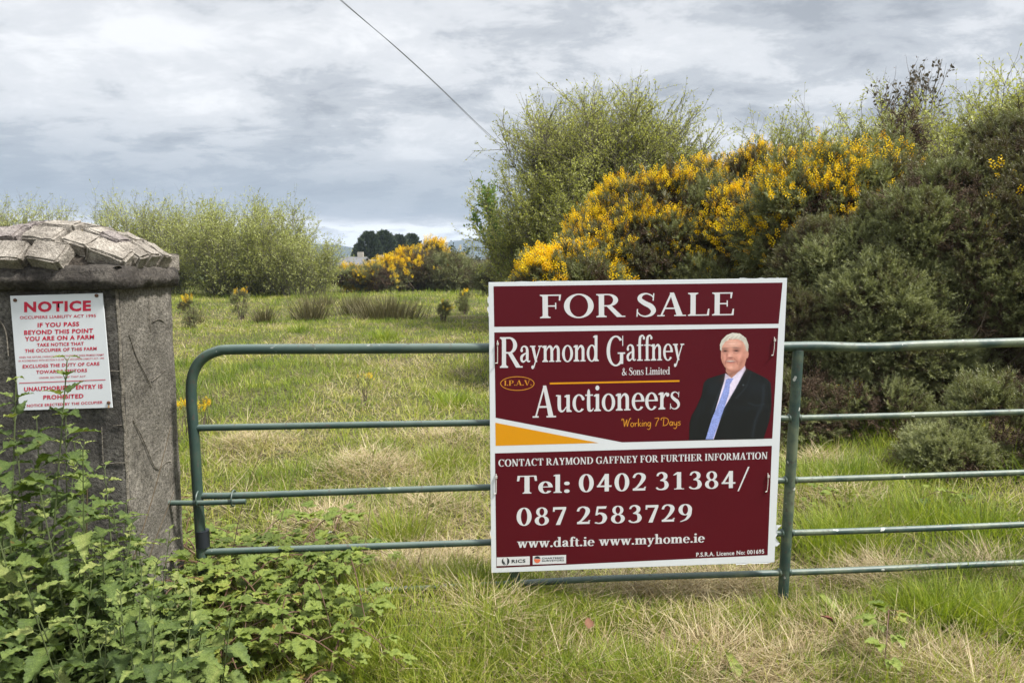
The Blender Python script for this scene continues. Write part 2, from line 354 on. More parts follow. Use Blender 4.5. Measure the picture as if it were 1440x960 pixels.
def ground_mat():
    m, t, o = new_mat('field_ground'); tc = t.n('ShaderNodeTexCoord'); ob = tc.outputs['Object']
    n1 = t.n('ShaderNodeTexNoise', i_Vector=ob, i_Scale=0.9, i_Detail=8.0, i_Roughness=0.6)
    n2 = t.n('ShaderNodeTexNoise', i_Vector=ob, i_Scale=30.0, i_Detail=5.0, i_Roughness=0.7)
    n3 = t.n('ShaderNodeTexNoise', i_Vector=ob, i_Scale=0.06, i_Detail=4.0)
    c = t.ramp(n1.outputs[0], [(0.35, (0.085, 0.12, 0.028)), (0.5, (0.14, 0.155, 0.045)), (0.65, (0.21, 0.18, 0.085))])
    c = t.mix(t.smooth(n2.outputs[0], 0.36, 0.58), c, (0.035, 0.029, 0.016, 1))
    sx = t.n('ShaderNodeSeparateXYZ', i_0=ob); far = t.smooth(sx.outputs[1], 60, 260)
    fc = t.ramp(n3.outputs[0], [(0.35, (0.04, 0.06, 0.025)), (0.6, (0.10, 0.13, 0.045))])
    c = t.mix(far, c, fc)
    p = t.n('ShaderNodeBsdfPrincipled', i_Base_Color=c, i_Roughness=0.95); p.inputs['Specular IOR Level'].default_value = 0.1
    b = t.n('ShaderNodeBump', i_Strength=0.6, i_Distance=0.03, i_Height=n2.outputs[0]); t.set(p.inputs['Normal'], b.outputs[0])
    t.set(o.inputs[0], p.outputs[0]); return m
M_ground = ground_mat()

# ------------------------------------------------------------------ ground, hills
def gz(x, y):
    x = np.asarray(x, float); y = np.asarray(y, float)
    P = np.stack([x, y], -1)
    near = 1 - sstep(y, 40, 70)
    h = (fbm(P / 3.1, 3) - 0.5) * 0.22 * near + (fbm(P / 0.6, 9) - 0.5) * 0.10 * near
    h = h + (0.17 - 0.13 * sstep(x, -0.5, 0.5)) * np.exp(-((y - 2.95) / 0.5) ** 2) * sstep(x, -2.6, -1.2)                # bank under the gate
    h = h + 0.10 * np.exp(-(((x + 1.6) / 0.9) ** 2 + ((y - 2.2) / 0.7) ** 2))
    h = h + 0.25 * sstep(x, 1.5, 4.0) * np.exp(-((y - 6.0) / 2.5) ** 2)
    h = h - 5.0 * sstep(y, 58, 130)
    return h + 3.0 * (fbm(P / 160, 21) - 0.5) * sstep(y, 120, 400)
def build_ground():
    ys = np.concatenate([[-2600, -800, -100, -20, -6, -2, 0], np.arange(0.6, 8, 0.10), np.arange(8, 26, 0.4), np.arange(26, 70, 1.5), np.geomspace(72, 2600, 34)])
    xs0 = np.concatenate([-np.geomspace(2600, 9, 30), np.arange(-8, 8.01, 0.16), np.geomspace(9, 2600, 30)])
    X, Y = np.meshgrid(xs0, ys); Z = gz(X, Y); V = np.stack([X, Y, Z], -1).reshape(-1, 3); nx = len(xs0)
    i = np.arange(len(ys) - 1)[:, None] * nx + np.arange(nx - 1)[None]; i = i.ravel()
    F = np.stack([i, i + 1, i + nx + 1, i + nx], -1)
    tag(link('ground', mesh_np('ground', V, F, smooth=True), M_ground), kind='structure')
build_ground()
def hills(name, prof, Y, depth):
    """ridge given by (pixel x, pixel y) crest at distance Y"""
    px = np.array([p[0] for p in prof], float); py = np.array([p[1] for p in prof], float)
    q = np.linspace(px[0], px[-1], 90); c = at(q, np.interp(q, px, py), Y)
    c[:, 2] += (fbm(np.stack([q / 12, q * 0], -1), 5) - 0.5) * 6
    rows = []
    for k, (d, hf) in enumerate([(-1, 0.0), (-.7, .3), (-.4, .66), (-.15, .92), (0, 1.0), (.3, .8), (1, 0)]):
        r = c.copy(); r[:, 1] += d * depth; r[:, 2] = -8 + (c[:, 2] + 8) * hf; rows.append(r)
    V = np.concatenate(rows); n = len(q); i = (np.arange(len(rows) - 1)[:, None] * n + np.arange(n - 1)[None]).ravel()
    F = np.stack([i, i + 1, i + n + 1, i + n], -1)
    tag(link(name, mesh_np(name, V, F, smooth=True), M_hillh), kind='structure')
hills('hills', [(380, 368), (480, 362), (560, 357), (610, 344), (650, 337), (690, 333), (760, 330), (860, 335), (1000, 350), (1200, 366)], 1900, 500)
hills('hills', [(-500, 352), (-100, 345), (200, 343), (400, 341), (470, 344), (520, 352), (580, 366)], 1500, 450)

def haze():
    m, t, o = new_mat('haze_air'); v = t.n('ShaderNodeVolumePrincipled', i_Color=(0.62, 0.74, 0.92, 1), i_Density=0.00032, i_Anisotropy=0.0); t.set(o.inputs['Volume'], v.outputs[0])
    b = MB(); b.box((0, 0, 35), (5600, 5600, 100)); tag(b.build('haze', m), kind='stuff')
haze()

# ------------------------------------------------------------------ gate plane
GN = unit(np.array([math.sin(R(5.3)), -math.cos(R(5.3)), 0.0]))          # towards the camera
GX = np.array([math.cos(R(5.3)), math.sin(R(5.3)), 0.0])
GP = np.array([0.51, 3.05, 0.0])
def G(px, py): return on_plane(px, py, GP, GN)

def build_gate():
    base = G(700, 870); base[2] = 0.0
    root = empty('field_gate', base, 'dark green tubular steel field gate with weathered rails standing in long grass', 'gate')
    def rel(P): return np.asarray(P) - base
    # hooped frame: end post + bend + top rail
    top = [(287, 812), (283, 770), (278.5, 700), (273.5, 620), (269, 560), (271, 528), (283, 506), (304, 494.5), (335, 491.2)]
    P = [G(*p) for p in top]
    for x, y in [(480, 490.4), (690, 489.2), (900, 488), (1080, 487.4), (1150, 486.6), (1205, 488.2), (1245, 487.8), (1300, 485.2), (1440, 481.0), (1560, 477.5)]:
        P.append(G(x, y))
    end = P[-1]
    for d, z in [(0.35, 0.0), (0.46, -0.03), (0.53, -0.10), (0.55, -0.2), (0.55, -0.6), (0.55, -1.05)]: P.append(end + GX * d + np.array([0, 0, z]))
    m = MB(); m.tube(rel(smooth_path(P, 6)), 0.0205, 14); m.build('hoop_frame', M_gate, root, True)
    xe = P[-1]
    rails = [[(277, 601.5), (480, 597.6), (690, 594), (900, 591), (1100, 588), (1250, 584.5), (1440, 579), (1580, 575)],
             [(284, 697), (345, 696), (520, 690), (690, 684.6), (900, 680), (1120, 674.6), (1440, 664), (1580, 659)],
             [(287, 776), (400, 772), (520, 768), (690, 762), (900, 755), (1110, 749), (1280, 743.5), (1440, 737), (1580, 732)],
             [(288, 841), (450, 834), (690, 822), (850, 813), (1110, 804.5), (1250, 799), (1440, 790.5), (1580, 785)]]
    for r in rails:
        P = [G(*p) for p in r]; e = P[-1]; P.append(e + GX * np.dot(xe - e, GX))
        m = MB(); m.tube(rel(smooth_path(P, 5)), 0.0135, 12); m.build('rail', M_gate, root, True)
    for (x0, y0, x1, y1) in [(728, 492, 723, 850), (1122.5, 492, 1101, 838)]:
        m = MB(); m.tube(rel(smooth_path([G(x0, y0), G((x0 + x1) / 2, (y0 + y1) / 2), G(x1, y1)], 6)), 0.0225, 12)
        for r in rails:
            yr = float(np.interp(x0, [p[0] for p in r], [p[1] for p in r])); xr = x0 + (x1 - x0) * (yr - y0) / (y1 - y0); c = G(xr, yr)
            for sg in (-1, 1): m.tube(rel([c + GX * sg * .018, c + GX * sg * .0245, c + GX * sg * .029]), [.0175, .0185, .0145], 10)
        m.build('upright', M_gate, root, True)
    m = MB(); a = xe - GX * 0.5; m.tube(rel([a + [0, 0, 1.03], a + [0, 0, -0.05]]), 0.0225, 12); m.build('upright', M_gate, root, True)
    # sliding bolt in front of the third rail, hoops, bottom collar
    b = MB(); b.tube(rel([G(229, 703) + GN * 0.034, G(290, 703) + GN * 0.034, G(349, 701) + GN * 0.034]), 0.0105, 10)
    bolt = b.build('latch_bolt', M_gate, root, True)
    def hoop(px, py, r, w):
        c = G(px, py) + GN * 0.016; A = np.linspace(0, 2 * math.pi, 17)
        pts = np.array([c + GN * math.cos(a) * r * 1.15 + np.array([0, 0, 1.0]) * math.sin(a) * r for a in A]); h = MB(); h.tube(rel(pts), w, 6, False)
        h.build('latch_hoop', M_gate, bolt, True)
    hoop(330, 698.5, 0.031, 0.0035); hoop(281, 699, 0.030, 0.0035)
    c = MB(); c.tube(rel([G(284.5, 745), G(285.5, 768)]), 0.027, 12); c.build('hinge_collar', flat_mat('blue_black_steel', (0.014, 0.017, 0.022), 0.5, 0.4), root, True)
build_gate()

# ------------------------------------------------------------------ lettering: drawn serif alphabet (cap height 1)
T_, H_, SH, OV = 0.175, 0.06, 0.05, 0.085
class Glyph:
    def __init__(s, T=T_): s.p = []; s.T = T
    def rect(s, x0, x1, y0, y1): s.p.append(([(x0, y0), (x1, y0), (x1, y1), (x0, y1)], None)); return s
    def para(s, a0, a1, ya, b0, b1, yb): s.p.append(([(a0, ya), (a1, ya), (b1, yb), (b0, yb)], None)); return s
    def disc(s, x, y, r): s.p.append(([(x + r * math.cos(a), y + r * math.sin(a)) for a in np.linspace(0, 2 * math.pi, 17)[:-1]], None)); return s
    def strip(s, L, Rr): s.p.append((L, Rr)); return s
    def ring(s, cx, cy, rx, ry, ts, tt, a0=0, a1=360):
        A = np.radians(np.linspace(a0, a1, max(6, int(abs(a1 - a0) / 9)) + 1))
        return s.strip([(cx + rx * math.cos(a), cy + ry * math.sin(a)) for a in A], [(cx + (rx - ts) * math.cos(a), cy + (ry - tt) * math.sin(a)) for a in A])
    def stroke(s, pts):
        Q = smooth_path([(p[0], p[1], p[2]) for p in pts], 6); d = np.gradient(Q[:, :2], axis=0); d = unit(d); nrm = np.stack([-d[:, 1], d[:, 0]], -1) * Q[:, 2:3] / 2
        return s.strip((Q[:, :2] + nrm).tolist(), (Q[:, :2] - nrm).tolist())
    def serif(s, x0, x1, y, up=True):
        return s.rect(x0, x1, y, y + SH) if up else s.rect(x0, x1, y - SH, y)
    def stem(s, x, w, y0, y1, b='lr', t='lr'):
        s.rect(x, x + w, y0, y1); bk = 0.05
        l, r = x - (OV if 'l' in b else 0), x + w + (OV if 'r' in b else 0)
        if b: s.serif(l, r, y0); s.para(x - (bk if 'l' in b else 0), x + w + (bk if 'r' in b else 0), y0 + SH, x, x + w, y0 + SH + bk)
        l, r = x - (OV if 'l' in t else 0), x + w + (OV if 'r' in t else 0)
        if t and t != 'f': s.serif(l, r, y1, False); s.para(x - (bk if 'l' in t else 0), x + w + (bk if 'r' in t else 0), y1 - SH, x, x + w, y1 - SH - bk)
        if t == 'f': s.p.append(([(x, y1), (x - 0.09, y1 - 0.05), (x - 0.09, y1 - 0.085), (x, y1 - 0.1)], None))
        return s
def glyphs():
    g = {}; N = Glyph; T = T_
    g['A'] = (N().para(.09, .155, 0, .45, .525, 1.02).para(.66, .87, 0, .42, .56, 1.02).rect(.22, .70, .31, .37).serif(.0, .25, 0).serif(.57, .97, 0), .98)
    def C(): return N().ring(.50, .5, .48, .52, .18, .055, 46, 314).para(.835, .88, .66, .85, .89, 1.01).para(.85, .89, .0, .85, .9, .30)
    g['C'] = (N().ring(.50, .5, .48, .52, .18, .055, 46, 312).para(.84, .885, .67, .84, .885, 1.01), .93)
    g['G'] = (N().ring(.50, .5, .48, .52, .18, .055, 46, 318).para(.84, .885, .67, .84, .885, 1.01).rect(.72, .89, .06, .42).serif(.60, .99, .40), 1.0)
    g['D'] = (N().stem(.12, T, 0, 1, 'l', 'l').rect(.2, .42, 0, .055).rect(.2, .42, .945, 1).ring(.42, .5, .54, .5, .18, .055, -90, 90), 1.02)
    def EF(x): return N().rect(.1, .70, .945, 1).para(.655, .70, .74, .66, .73, 1).rect(.2, .56, .485, .54).rect(.53, .57, .38, .65)
    g['E'] = (EF(0).stem(.12, T, 0, 1, 'l', 'l').rect(.1, .74, 0, .055).para(.69, .77, 0, .74, .785, .28), .84)
    g['F'] = (EF(0).stem(.12, T, 0, 1, 'lr', 'l'), .78)
    g['H'] = (N().stem(.12, T, 0, 1).stem(.70, T, 0, 1).rect(.25, .75, .475, .53), 1.0)
    g['I'] = (N().stem(.12, T, 0, 1), .42)
    g['L'] = (N().stem(.12, T, 0, 1, 'l', 'lr').rect(.2, .72, 0, .055).para(.67, .75, 0, .72, .765, .30), .80)
    g['M'] = (N().stem(.13, .06, 0, 1, 'lr', 'l').stem(.90, T, 0, 1, 'lr', 'r').para(.47, .58, 0, .10, .31, 1).para(.50, .56, 0, .88, .95, 1), 1.2)
    g['N'] = (N().stem(.15, .06, 0, 1, 'lr', 'l').stem(.82, .06, 0.0, 1, '', 'lr').para(.70, .88, -.01, .06, .28, 1), 1.03)
    g['O'] = (N().ring(.51, .5, .49, .525, .185, .055), 1.03)
    g['P'] = (N().stem(.12, T, 0, 1, 'lr', 'l').rect(.2, .42, .945, 1).rect(.2, .42, .42, .475).ring(.42, .71, .34, .29, .165, .055, -90, 90), .82)
    g['R'] = (N().stem(.12, T, 0, 1, 'lr', 'l').rect(.2, .42, .945, 1).rect(.2, .42, .46, .515).ring(.42, .73, .34, .27, .165, .055, -90, 90).para(.72, .93, 0, .36, .54, .49).serif(.80, 1.0, 0), .97)
    g['S'] = (N().stroke([(.62, .82, .03), (.55, .92, .05), (.38, .99, .06), (.21, .91, .12), (.18, .74, .16), (.34, .58, .19), (.54, .44, .2), (.63, .25, .17), (.55, .08, .11), (.36, .01, .06), (.19, .07, .05), (.1, .2, .03)]).para(.60, .64, .68, .62, .66, 1.0).para(.06, .10, 0, .075, .115, .33), .74)
    g['T'] = (N().stem(.355, T, 0, 1, 'lr', '').rect(.05, .84, .94, 1).para(.02, .07, .70, .05, .12, 1).para(.82, .87, .70, .77, .84, 1), .89)
    g['U'] = (N().stroke([(.21, 1, T), (.21, .36, T), (.27, .12, .13), (.48, .02, .06), (.69, .12, .06), (.78, .36, .06), (.78, 1, .06)]).serif(.03, .39, 1, False).serif(.66, .90, 1, False), .95)
    g['V'] = (N().para(.42, .53, -.02, .07, .28, 1).para(.45, .52, -.02, .77, .84, 1).serif(0, .37, 1, False).serif(.67, .93, 1, False), .93)
    g['Y'] = (N().stem(.37, T, 0, .46, 'lr', '').para(.37, .56, .42, .07, .28, 1).para(.47, .54, .40, .74, .81, 1).serif(0, .36, 1, False).serif(.62, .90, 1, False), .9)
    X = .65; t = .155
    def arch(G_, x): return G_.stroke([(x - .02, .44, .04), (x + .07, .57, .065), (x + .18, .61, .10), (x + .275, .52, .15), (x + .29, .36, t), (x + .29, 0, t)])
    g['a'] = (N().stroke([(.13, .46, .12), (.17, .58, .07), (.30, .63, .06), (.43, .56, .12), (.46, .42, .15), (.46, .14, .15), (.5, .05, .09), (.58, .03, .05), (.62, .07, .03)]).stroke([(.42, .37, .05), (.27, .31, .08), (.14, .2, .14), (.16, .07, .12), (.27, .025, .07), (.42, .12, .05)]).disc(.15, .47, .07), .63)
    g['c'] = (N().ring(.32, .32, .30, .34, .15, .05, 42, 318).disc(.51, .49, .068), .57)
    g['d'] = (N().ring(.31, .32, .29, .34, .145, .05).stem(.47, t, 0, 1.03, 'r', 'f'), .72)
    g['e'] = (N().ring(.32, .32, .30, .34, .15, .05, 0, 322).rect(.14, .60, .325, .375), .63)
    g['f'] = (N().stroke([(.50, .90, .05), (.45, .985, .055), (.33, .97, .09), (.24, .80, t), (.235, 0, t)]).disc(.49, .90, .068).rect(.06, .45, .59, .64).serif(.07, .42, 0), .45)
    g['h'] = (arch(N().stem(.1, t, 0, 1.03, 'lr', 'f'), .26).serif(.40, .70, 0), .74)
    g['i'] = (N().stem(.1, t, 0, X, 'lr', 'f').disc(.175, .88, .092), .36)
    g['l'] = (N().stem(.1, t, 0, 1.03, 'lr', 'f'), .36)
    g['m'] = (arch(arch(N().stem(.1, t, 0, X, 'lr', 'f'), .26), .63).serif(.40, .69, 0).serif(.77, 1.07, 0), 1.11)
    g['n'] = (arch(N().stem(.1, t, 0, X, 'lr', 'f'), .26).serif(.40, .70, 0), .74)
    g['o'] = (N().ring(.33, .32, .31, .34, .15, .05), .66)
    g['r'] = (N().stem(.1, t, 0, X, 'lr', 'f').stroke([(.24, .42, .04), (.32, .57, .065), (.42, .61, .09)]).disc(.45, .555, .075), .52)
    s_ = Glyph(); s_.p = [([(a * .72 , b * .66) for a, b in L], None if Rr is None else [(a * .72, b * .66) for a, b in Rr]) for L, Rr in g['S'][0].p]; g['s'] = (s_, .52)
    g['t'] = (N().stroke([(.2, .84, .04), (.2, .7, .13), (.2, .15, t), (.26, .035, .1), (.36, .04, .05), (.42, .12, .03)]).rect(.04, .40, .59, .64), .43)
    g['u'] = (N().stroke([(.17, .64, t), (.17, .2, t), (.23, .05, .1), (.36, .05, .06), (.5, .2, .04)]).stem(.50, t, 0, X, 'r', 'f').rect(.02, .17, .60, .65), .76)
    g['w'] = (N().para(.24, .33, -.01, .04, .22, X).para(.27, .33, -.01, .44, .50, X).para(.60, .69, -.01, .40, .57, X).para(.63, .69, -.01, .83, .89, X).serif(-.02, .28, X, False).serif(.34, .62, X, False).serif(.75, .97, X, False), .95)
    g['y'] = (N().para(.27, .39, 0, .05, .22, X).para(.15, .22, -.22, .54, .60, X).disc(.13, -.2, .075).serif(-.01, .29, X, False).serif(.45, .68, X, False), .66)
    g['&'] = (N().stroke([(.84, .52, .05), (.72, .24, .07), (.46, .03, .1), (.17, .08, .14), (.14, .28, .14), (.38, .52, .09), (.52, .78, .09), (.38, .96, .06), (.25, .8, .11), (.36, .54, .15), (.62, .22, .18), (.9, .03, .1)]), .95)
    g['0'] = (N().ring(.36, .5, .35, .52, .165, .05), .74)
    g['1'] = (N().stem(.29, T, 0, 1, 'lr', '').stroke([(.1, .83, .03), (.24, .92, .07), (.34, 1.0, .05)]).rect(.14, .30, 0, SH).rect(.46, .62, 0, SH), .74)
    g['2'] = (N().stroke([(.07, .74, .08), (.16, .92, .07), (.35, .985, .07), (.54, .88, .15), (.57, .70, .17), (.45, .45, .12), (.25, .2, .07), (.07, .06, .06)]).rect(.05, .64, 0, .125).para(.60, .64, .12, .65, .68, .22), .74)
    g['3'] = (N().stroke([(.1, .80, .05), (.18, .94, .07), (.36, .99, .08), (.52, .86, .15), (.50, .66, .13), (.28, .53, .05)]).stroke([(.28, .55, .05), (.5, .49, .10), (.59, .28, .17), (.52, .09, .13), (.32, .01, .07), (.13, .05, .07), (.06, .14, .06)]), .72)
    g['4'] = (N().rect(.42, .585, 0, 1).para(.03, .10, .27, .44, .53, 1).rect(.03, .72, .25, .345), .76)
    g['5'] = (N().para(.19, .58, .86, .19, .64, 1.0).para(.10, .15, .48, .18, .23, 1).stroke([(.11, .50, .05), (.30, .60, .08), (.50, .50, .15), (.56, .30, .17), (.46, .08, .11), (.26, .01, .06), (.07, .06, .07)]), .72)
    g['7'] = (N().rect(.06, .67, .86, 1.0).para(.05, .09, .74, .07, .12, 1).para(.20, .37, -.02, .57, .67, .90), .70)
    g['8'] = (N().ring(.36, .75, .26, .26, .115, .045).ring(.36, .25, .33, .275, .15, .05), .74)
    g['9'] = (N().ring(.36, .68, .33, .33, .16, .05).stroke([(.61, .70, .15), (.57, .36, .14), (.40, .11, .08), (.12, -.02, .03)]), .74)
    g['/'] = (N().para(0, .06, -.15, .44, .51, 1.06), .5)
    g['.'] = (N().disc(.13, .08, .09), .28); g[':'] = (N().disc(.17, .085, .1).disc(.17, .52, .1), .36)
    g[' '] = (N(), .30)
    # slim brush script for the small orange line
    k = .075
    def sk(*ls): 
        q = N()
        for l in ls: q.stroke([(a, b, k) for a, b in l])
        return q
    g['script'] = {
        'W': (sk([(.0, .80), (-.02, 1.0), (.14, .98), (.2, .6), (.24, .05)], [(.24, .05), (.36, .5), (.5, .92)], [(.5, .92), (.5, .5), (.55, .05)], [(.55, .05), (.68, .6), (.84, 1.05), (.95, 1.0)]), .86),
        'D': (sk([(.25, .95), (.2, .5), (.2, .03)], [(-.05, .72), (-.02, .96), (.3, 1.03), (.66, .85), (.72, .45), (.5, .1), (.1, .02)]), .82),
        'o': (sk([(.3, .5), (.12, .48), (.05, .22), (.2, .02), (.36, .2), (.3, .5)]), .42), 'r': (sk([(.05, .5), (.1, .25), (.1, .02)], [(.1, .25), (.2, .46), (.34, .46)]), .36),
        'k': (sk([(.1, 1.0), (.08, .5), (.08, .02)], [(.34, .5), (.12, .26), (.22, .16), (.38, .02)]), .40), 'i': (sk([(.1, .5), (.08, .2), (.12, .02)], [(.13, .72), (.13, .78)]), .20),
        'n': (sk([(.06, .5), (.08, .02)], [(.08, .3), (.2, .5), (.32, .42), (.32, .02)]), .42), 'g': (sk([(.34, .44), (.14, .5), (.05, .22), (.2, .02), (.34, .3)], [(.36, .5), (.34, -.1), (.2, -.38), (.0, -.3)]), .44),
        '7': (sk([(.05, .98), (.5, 1.0), (.3, .5), (.16, -.02)]), .5), 'a': (sk([(.34, .44), (.14, .5), (.05, .22), (.2, .02), (.34, .3)], [(.36, .5), (.34, .1), (.42, .02)]), .46),
        'y': (sk([(.04, .5), (.08, .15), (.22, .08), (.34, .3)], [(.36, .5), (.34, -.1), (.2, -.38), (.0, -.3)]), .44), 's': (sk([(.3, .5), (.1, .44), (.14, .3), (.28, .2), (.2, .03), (.02, .06)]), .36), ' ': (N(), .3)}
    return g
GL = glyphs()

def lay_text(name, text, P, n, x0, y0, x1, y1, cap, mat, parent, base, script=False, lift=0.0006, track=0.0, bold=0.0):
    """drawn letters from pixel (x0,y0) to (x1,y1) along the baseline, cap height cap px, on plane map P"""
    src = GL['script'] if script else GL
    items = []; x = 0.0; lo, hi = 1e9, -1e9
    for ch in text:
        gl, adv = src[ch]
        for L, Rr in gl.p + ([([(a + bold, b) for a, b in l_], None if r_ is None else [(a + bold, b) for a, b in r_]) for l_, r_ in gl.p] if bold else []):
            LL = [(a + x, b) for a, b in L]; RR = None if Rr is None else [(a + x, b) for a, b in Rr]
            items.append((LL, RR)); q = [a for a, _ in LL + (RR or [])]; lo = min(lo, min(q)); hi = max(hi, max(q))
        x += adv + track
    A = P(x0, y0); B = P(x1, y1); ex = (B - A) / (hi - lo)
    up = P(0.5 * (x0 + x1), 0.5 * (y0 + y1) - cap) - P(0.5 * (x0 + x1), 0.5 * (y0 + y1))
    m = MB(); k = 0
    for LL, RR in items:
        z = lift + 0.00002 * (k % 17); k += 1
        f = lambda q: A + np.outer([a - lo for a, _ in q], ex) + np.outer([b for _, b in q], up) + n * z - base
        if RR is None: m.poly(f(LL))
        else:
            l, r = f(LL), f(RR); nn = len(l); m.add(np.concatenate([l, r]), [[i, i + 1, nn + i + 1, nn + i] for i in range(nn - 1)])
    return m.build(name, mat, parent)

def sans_text(name, text, P, n, x0, y0, x1, y1, cap, mat, parent, base, bold=0.012, lift=0.0006):
    cu = bpy.data.curves.new('t', 'FONT'); cu.body = text; cu.offset = bold; cu.resolution_u = 3; cu.space_character = 1.04 + bold * 2
    o = bpy.data.objects.new('t', cu); COL.objects.link(o); bpy.context.view_layer.update()
    me = bpy.data.meshes.new_from_object(o.evaluated_get(bpy.context.evaluated_depsgraph_get()))
    bpy.data.objects.remove(o); bpy.data.curves.remove(cu)
    V = np.empty(len(me.vertices) * 3); me.vertices.foreach_get('co', V); V = V.reshape(-1, 3)
    lo, hi = V[:, 0].min(), V[:, 0].max(); ch = 0.729 + 2 * bold
    A = P(x0, y0); B = P(x1, y1); ex = (B - A) / (hi - lo)
    up = (P(0.5 * (x0 + x1), 0.5 * (y0 + y1) - cap) - P(0.5 * (x0 + x1), 0.5 * (y0 + y1))) / ch
    W = A + np.outer(V[:, 0] - lo, ex) + np.outer(V[:, 1] + bold, up) + n * lift - base
    me.vertices.foreach_set('co', W.astype(np.float32).ravel()); me.update(); me.name = name
    return link(name, me, mat, parent)

# ------------------------------------------------------------------ for-sale board
def inside(poly, X, Y):
    poly = np.asarray(poly, float); r = np.zeros(X.shape, bool); j = len(poly) - 1
    for i in range(len(poly)):
        xi, yi, xj, yj = *poly[i], *poly[j]
        c = ((yi > Y) != (yj > Y)) & (X < (xj - xi) * (Y - yi) / (yj - yi + 1e-12) + xi); r ^= c; j = i
    return r
def lin(c): return tuple(((v / 255) / 12.92 if v / 255 < 0.04045 else ((v / 255 + 0.055) / 1.055) ** 2.4) for v in c)

def build_board():
    off = 0.036
    P = lambda x, y: on_plane(x, y, GP + GN * off, GN)
    base = P(897, 600)
    root = empty('for_sale_board', base, 'square maroon and white for sale board strapped to the front of the green gate', 'sign')
    m = MB(); crn = np.array([P(687, 397), P(1107, 391), P(1089, 790), P(691, 805)])
    m.slab(crn - base, -GN * 0.006); m.build('panel', M_white, root, bevel=0.001)
    def patch(name, pts, mat, z=0.0003):
        q = MB(); q.poly(np.array([P(*p) for p in pts]) - base + GN * z); return q.build(name, mat, root)
    patch('red_field', [(694, 402.5), (1100.5, 397.3), (1095, 455), (695, 459.3)], M_maroon)
    patch('red_field', [(695, 467.3), (1094.7, 461), (1086, 616.3), (875, 621.5), (697, 587)], M_maroon)
    patch('red_field', [(696, 637), (1085.5, 626.5), (1079.5, 780), (698, 798)], M_maroon)
    patch('orange_flash', [(696.5, 594), (842, 622.4), (697, 626.5)], M_orange)
    tx = lambda t, x0, y0, x1, y1, cap, mat=M_letter, **k: lay_text('lettering', t, P, GN, x0, y0, x1, y1, cap, mat, root, base, **k)
    tx('FOR SALE', 759.5, 447.3, 1032, 443, 32.5, track=.02)
    tx('R', 703, 517, 735, 516.6, 43); tx('aymond', 731.5, 509.3, 842, 507.6, 35.5)
    tx('G', 853, 514.2, 879, 513.8, 41.5); tx('affney', 881, 507.4, 962, 506, 35.5)
    tx('& Sons Limited', 874.5, 527.4, 942, 526.0, 10.3)
    tx('I.P.A.V.', 709, 542, 747.5, 541.4, 7.2, M_orange2)
    tx('A', 749, 587, 782, 586.4, 44); tx('uctioneers', 782, 579.4, 956, 574.6, 37)
    tx('Working 7 Days', 874, 600.3, 957, 597.8, 11.2, M_orange2, script=True)
    tx('CONTACT RAYMOND GAFFNEY FOR FURTHER INFORMATION', 701, 655.6, 1079, 644.8, 9.7, track=.07, bold=.06)
    tx('Tel:', 727, 693.8, 801, 692, 25, track=.06, bold=.05); tx('0402', 814, 691.4, 908.5, 688.9, 24.5, track=.15, bold=.05); tx('31384', 922, 688.3, 1034, 685.5, 24, track=.15, bold=.05); tx('/', 1037, 686, 1054, 685.5, 28)
    tx('087', 726.5, 738.6, 796, 736.6, 24.5, track=.15, bold=.05); tx('2583729', 811, 736.4, 973, 732, 24, track=.15, bold=.05)
    tx('www.daft.ie', 727, 769.6, 836, 766.8, 13.2, track=.05, bold=.05); tx('www.myhome.ie', 842, 766.6, 991, 761.8, 13.2, track=.05, bold=.05)
    sans_text('lettering', 'P.S.R.A. Licence No: 001695', P, GN, 979, 782.4, 1074.5, 777.6, 6.2, M_letter, root, base, 0.02)
    # orange rule, oval
    patch('rule', [(773, 537.8), (955.5, 534.2), (955.5, 536.6), (773, 540.2)], M_orange, 0.0007)
    q = MB(); A = np.linspace(0, 2 * math.pi, 49); o_ = np.array([P(727.5 + 24 * math.cos(a), 539 - 10 * math.sin(a)) for a in A]); i_ = np.array([P(727.5 + 23 * math.cos(a), 539 - 9.1 * math.sin(a)) for a in A])
    q.add(np.concatenate([o_, i_]) - base + GN * 0.0008, [[i, i + 1, 50 + i, 49 + i] for i in range(48)]); q.build('oval_ring', M_orange2, root)
    # small logos
    def logo_base(pts):
        q = MB(); q.poly(np.array([P(*p) for p in pts]) - base + GN * 0.0007); return q.build('logo_panel', M_letter, root)
    l1 = logo_base([(698.5, 783.2), (745, 781.6), (745, 793.6), (698.5, 795.3)]); l2 = logo_base([(749.2, 781.2), (796, 779.6), (796, 791.4), (749.2, 793.2)])
    sans_text('lettering', 'RICS', P, GN, 719.5, 791, 739, 790.2, 5, M_ink, l1, base, 0.03, 0.0012)
    q = MB()
    def arc(cx, cy, r0, r1, a0, a1):
        A = np.radians(np.linspace(a0, a1, 13)); u = np.linspace(0, 1, 13)
        o_ = np.array([P(cx + r0 * math.cos(a), cy - r0 * math.sin(a)) for a in A]); w = r1 + (r0 - r1) * np.abs(u * 2 - 1) ** 2
        i_ = np.array([P(cx + ww * math.cos(a), cy - ww * math.sin(a)) for a, ww in zip(A, w)])
        q.add(np.concatenate([o_, i_]) - base + GN * 0.0012, [[k, k + 1, 14 + k, 13 + k] for k in range(12)])
    arc(711, 788.6, 5.4, 3.2, 120, 260); arc(711, 788.6, 5.4, 2.2, -80, 75); arc(712, 789.5, 3.8, 2.4, 150, 265); q.build('emblem', M_ink, l1)
    q = MB()
    disc = lambda cx, cy, r, a0=0, a1=360: q.poly(np.array([P(cx + r * math.cos(a), cy - r * math.sin(a)) for a in np.radians(np.linspace(a0, a1, 19))]) - base + GN * 0.0012)
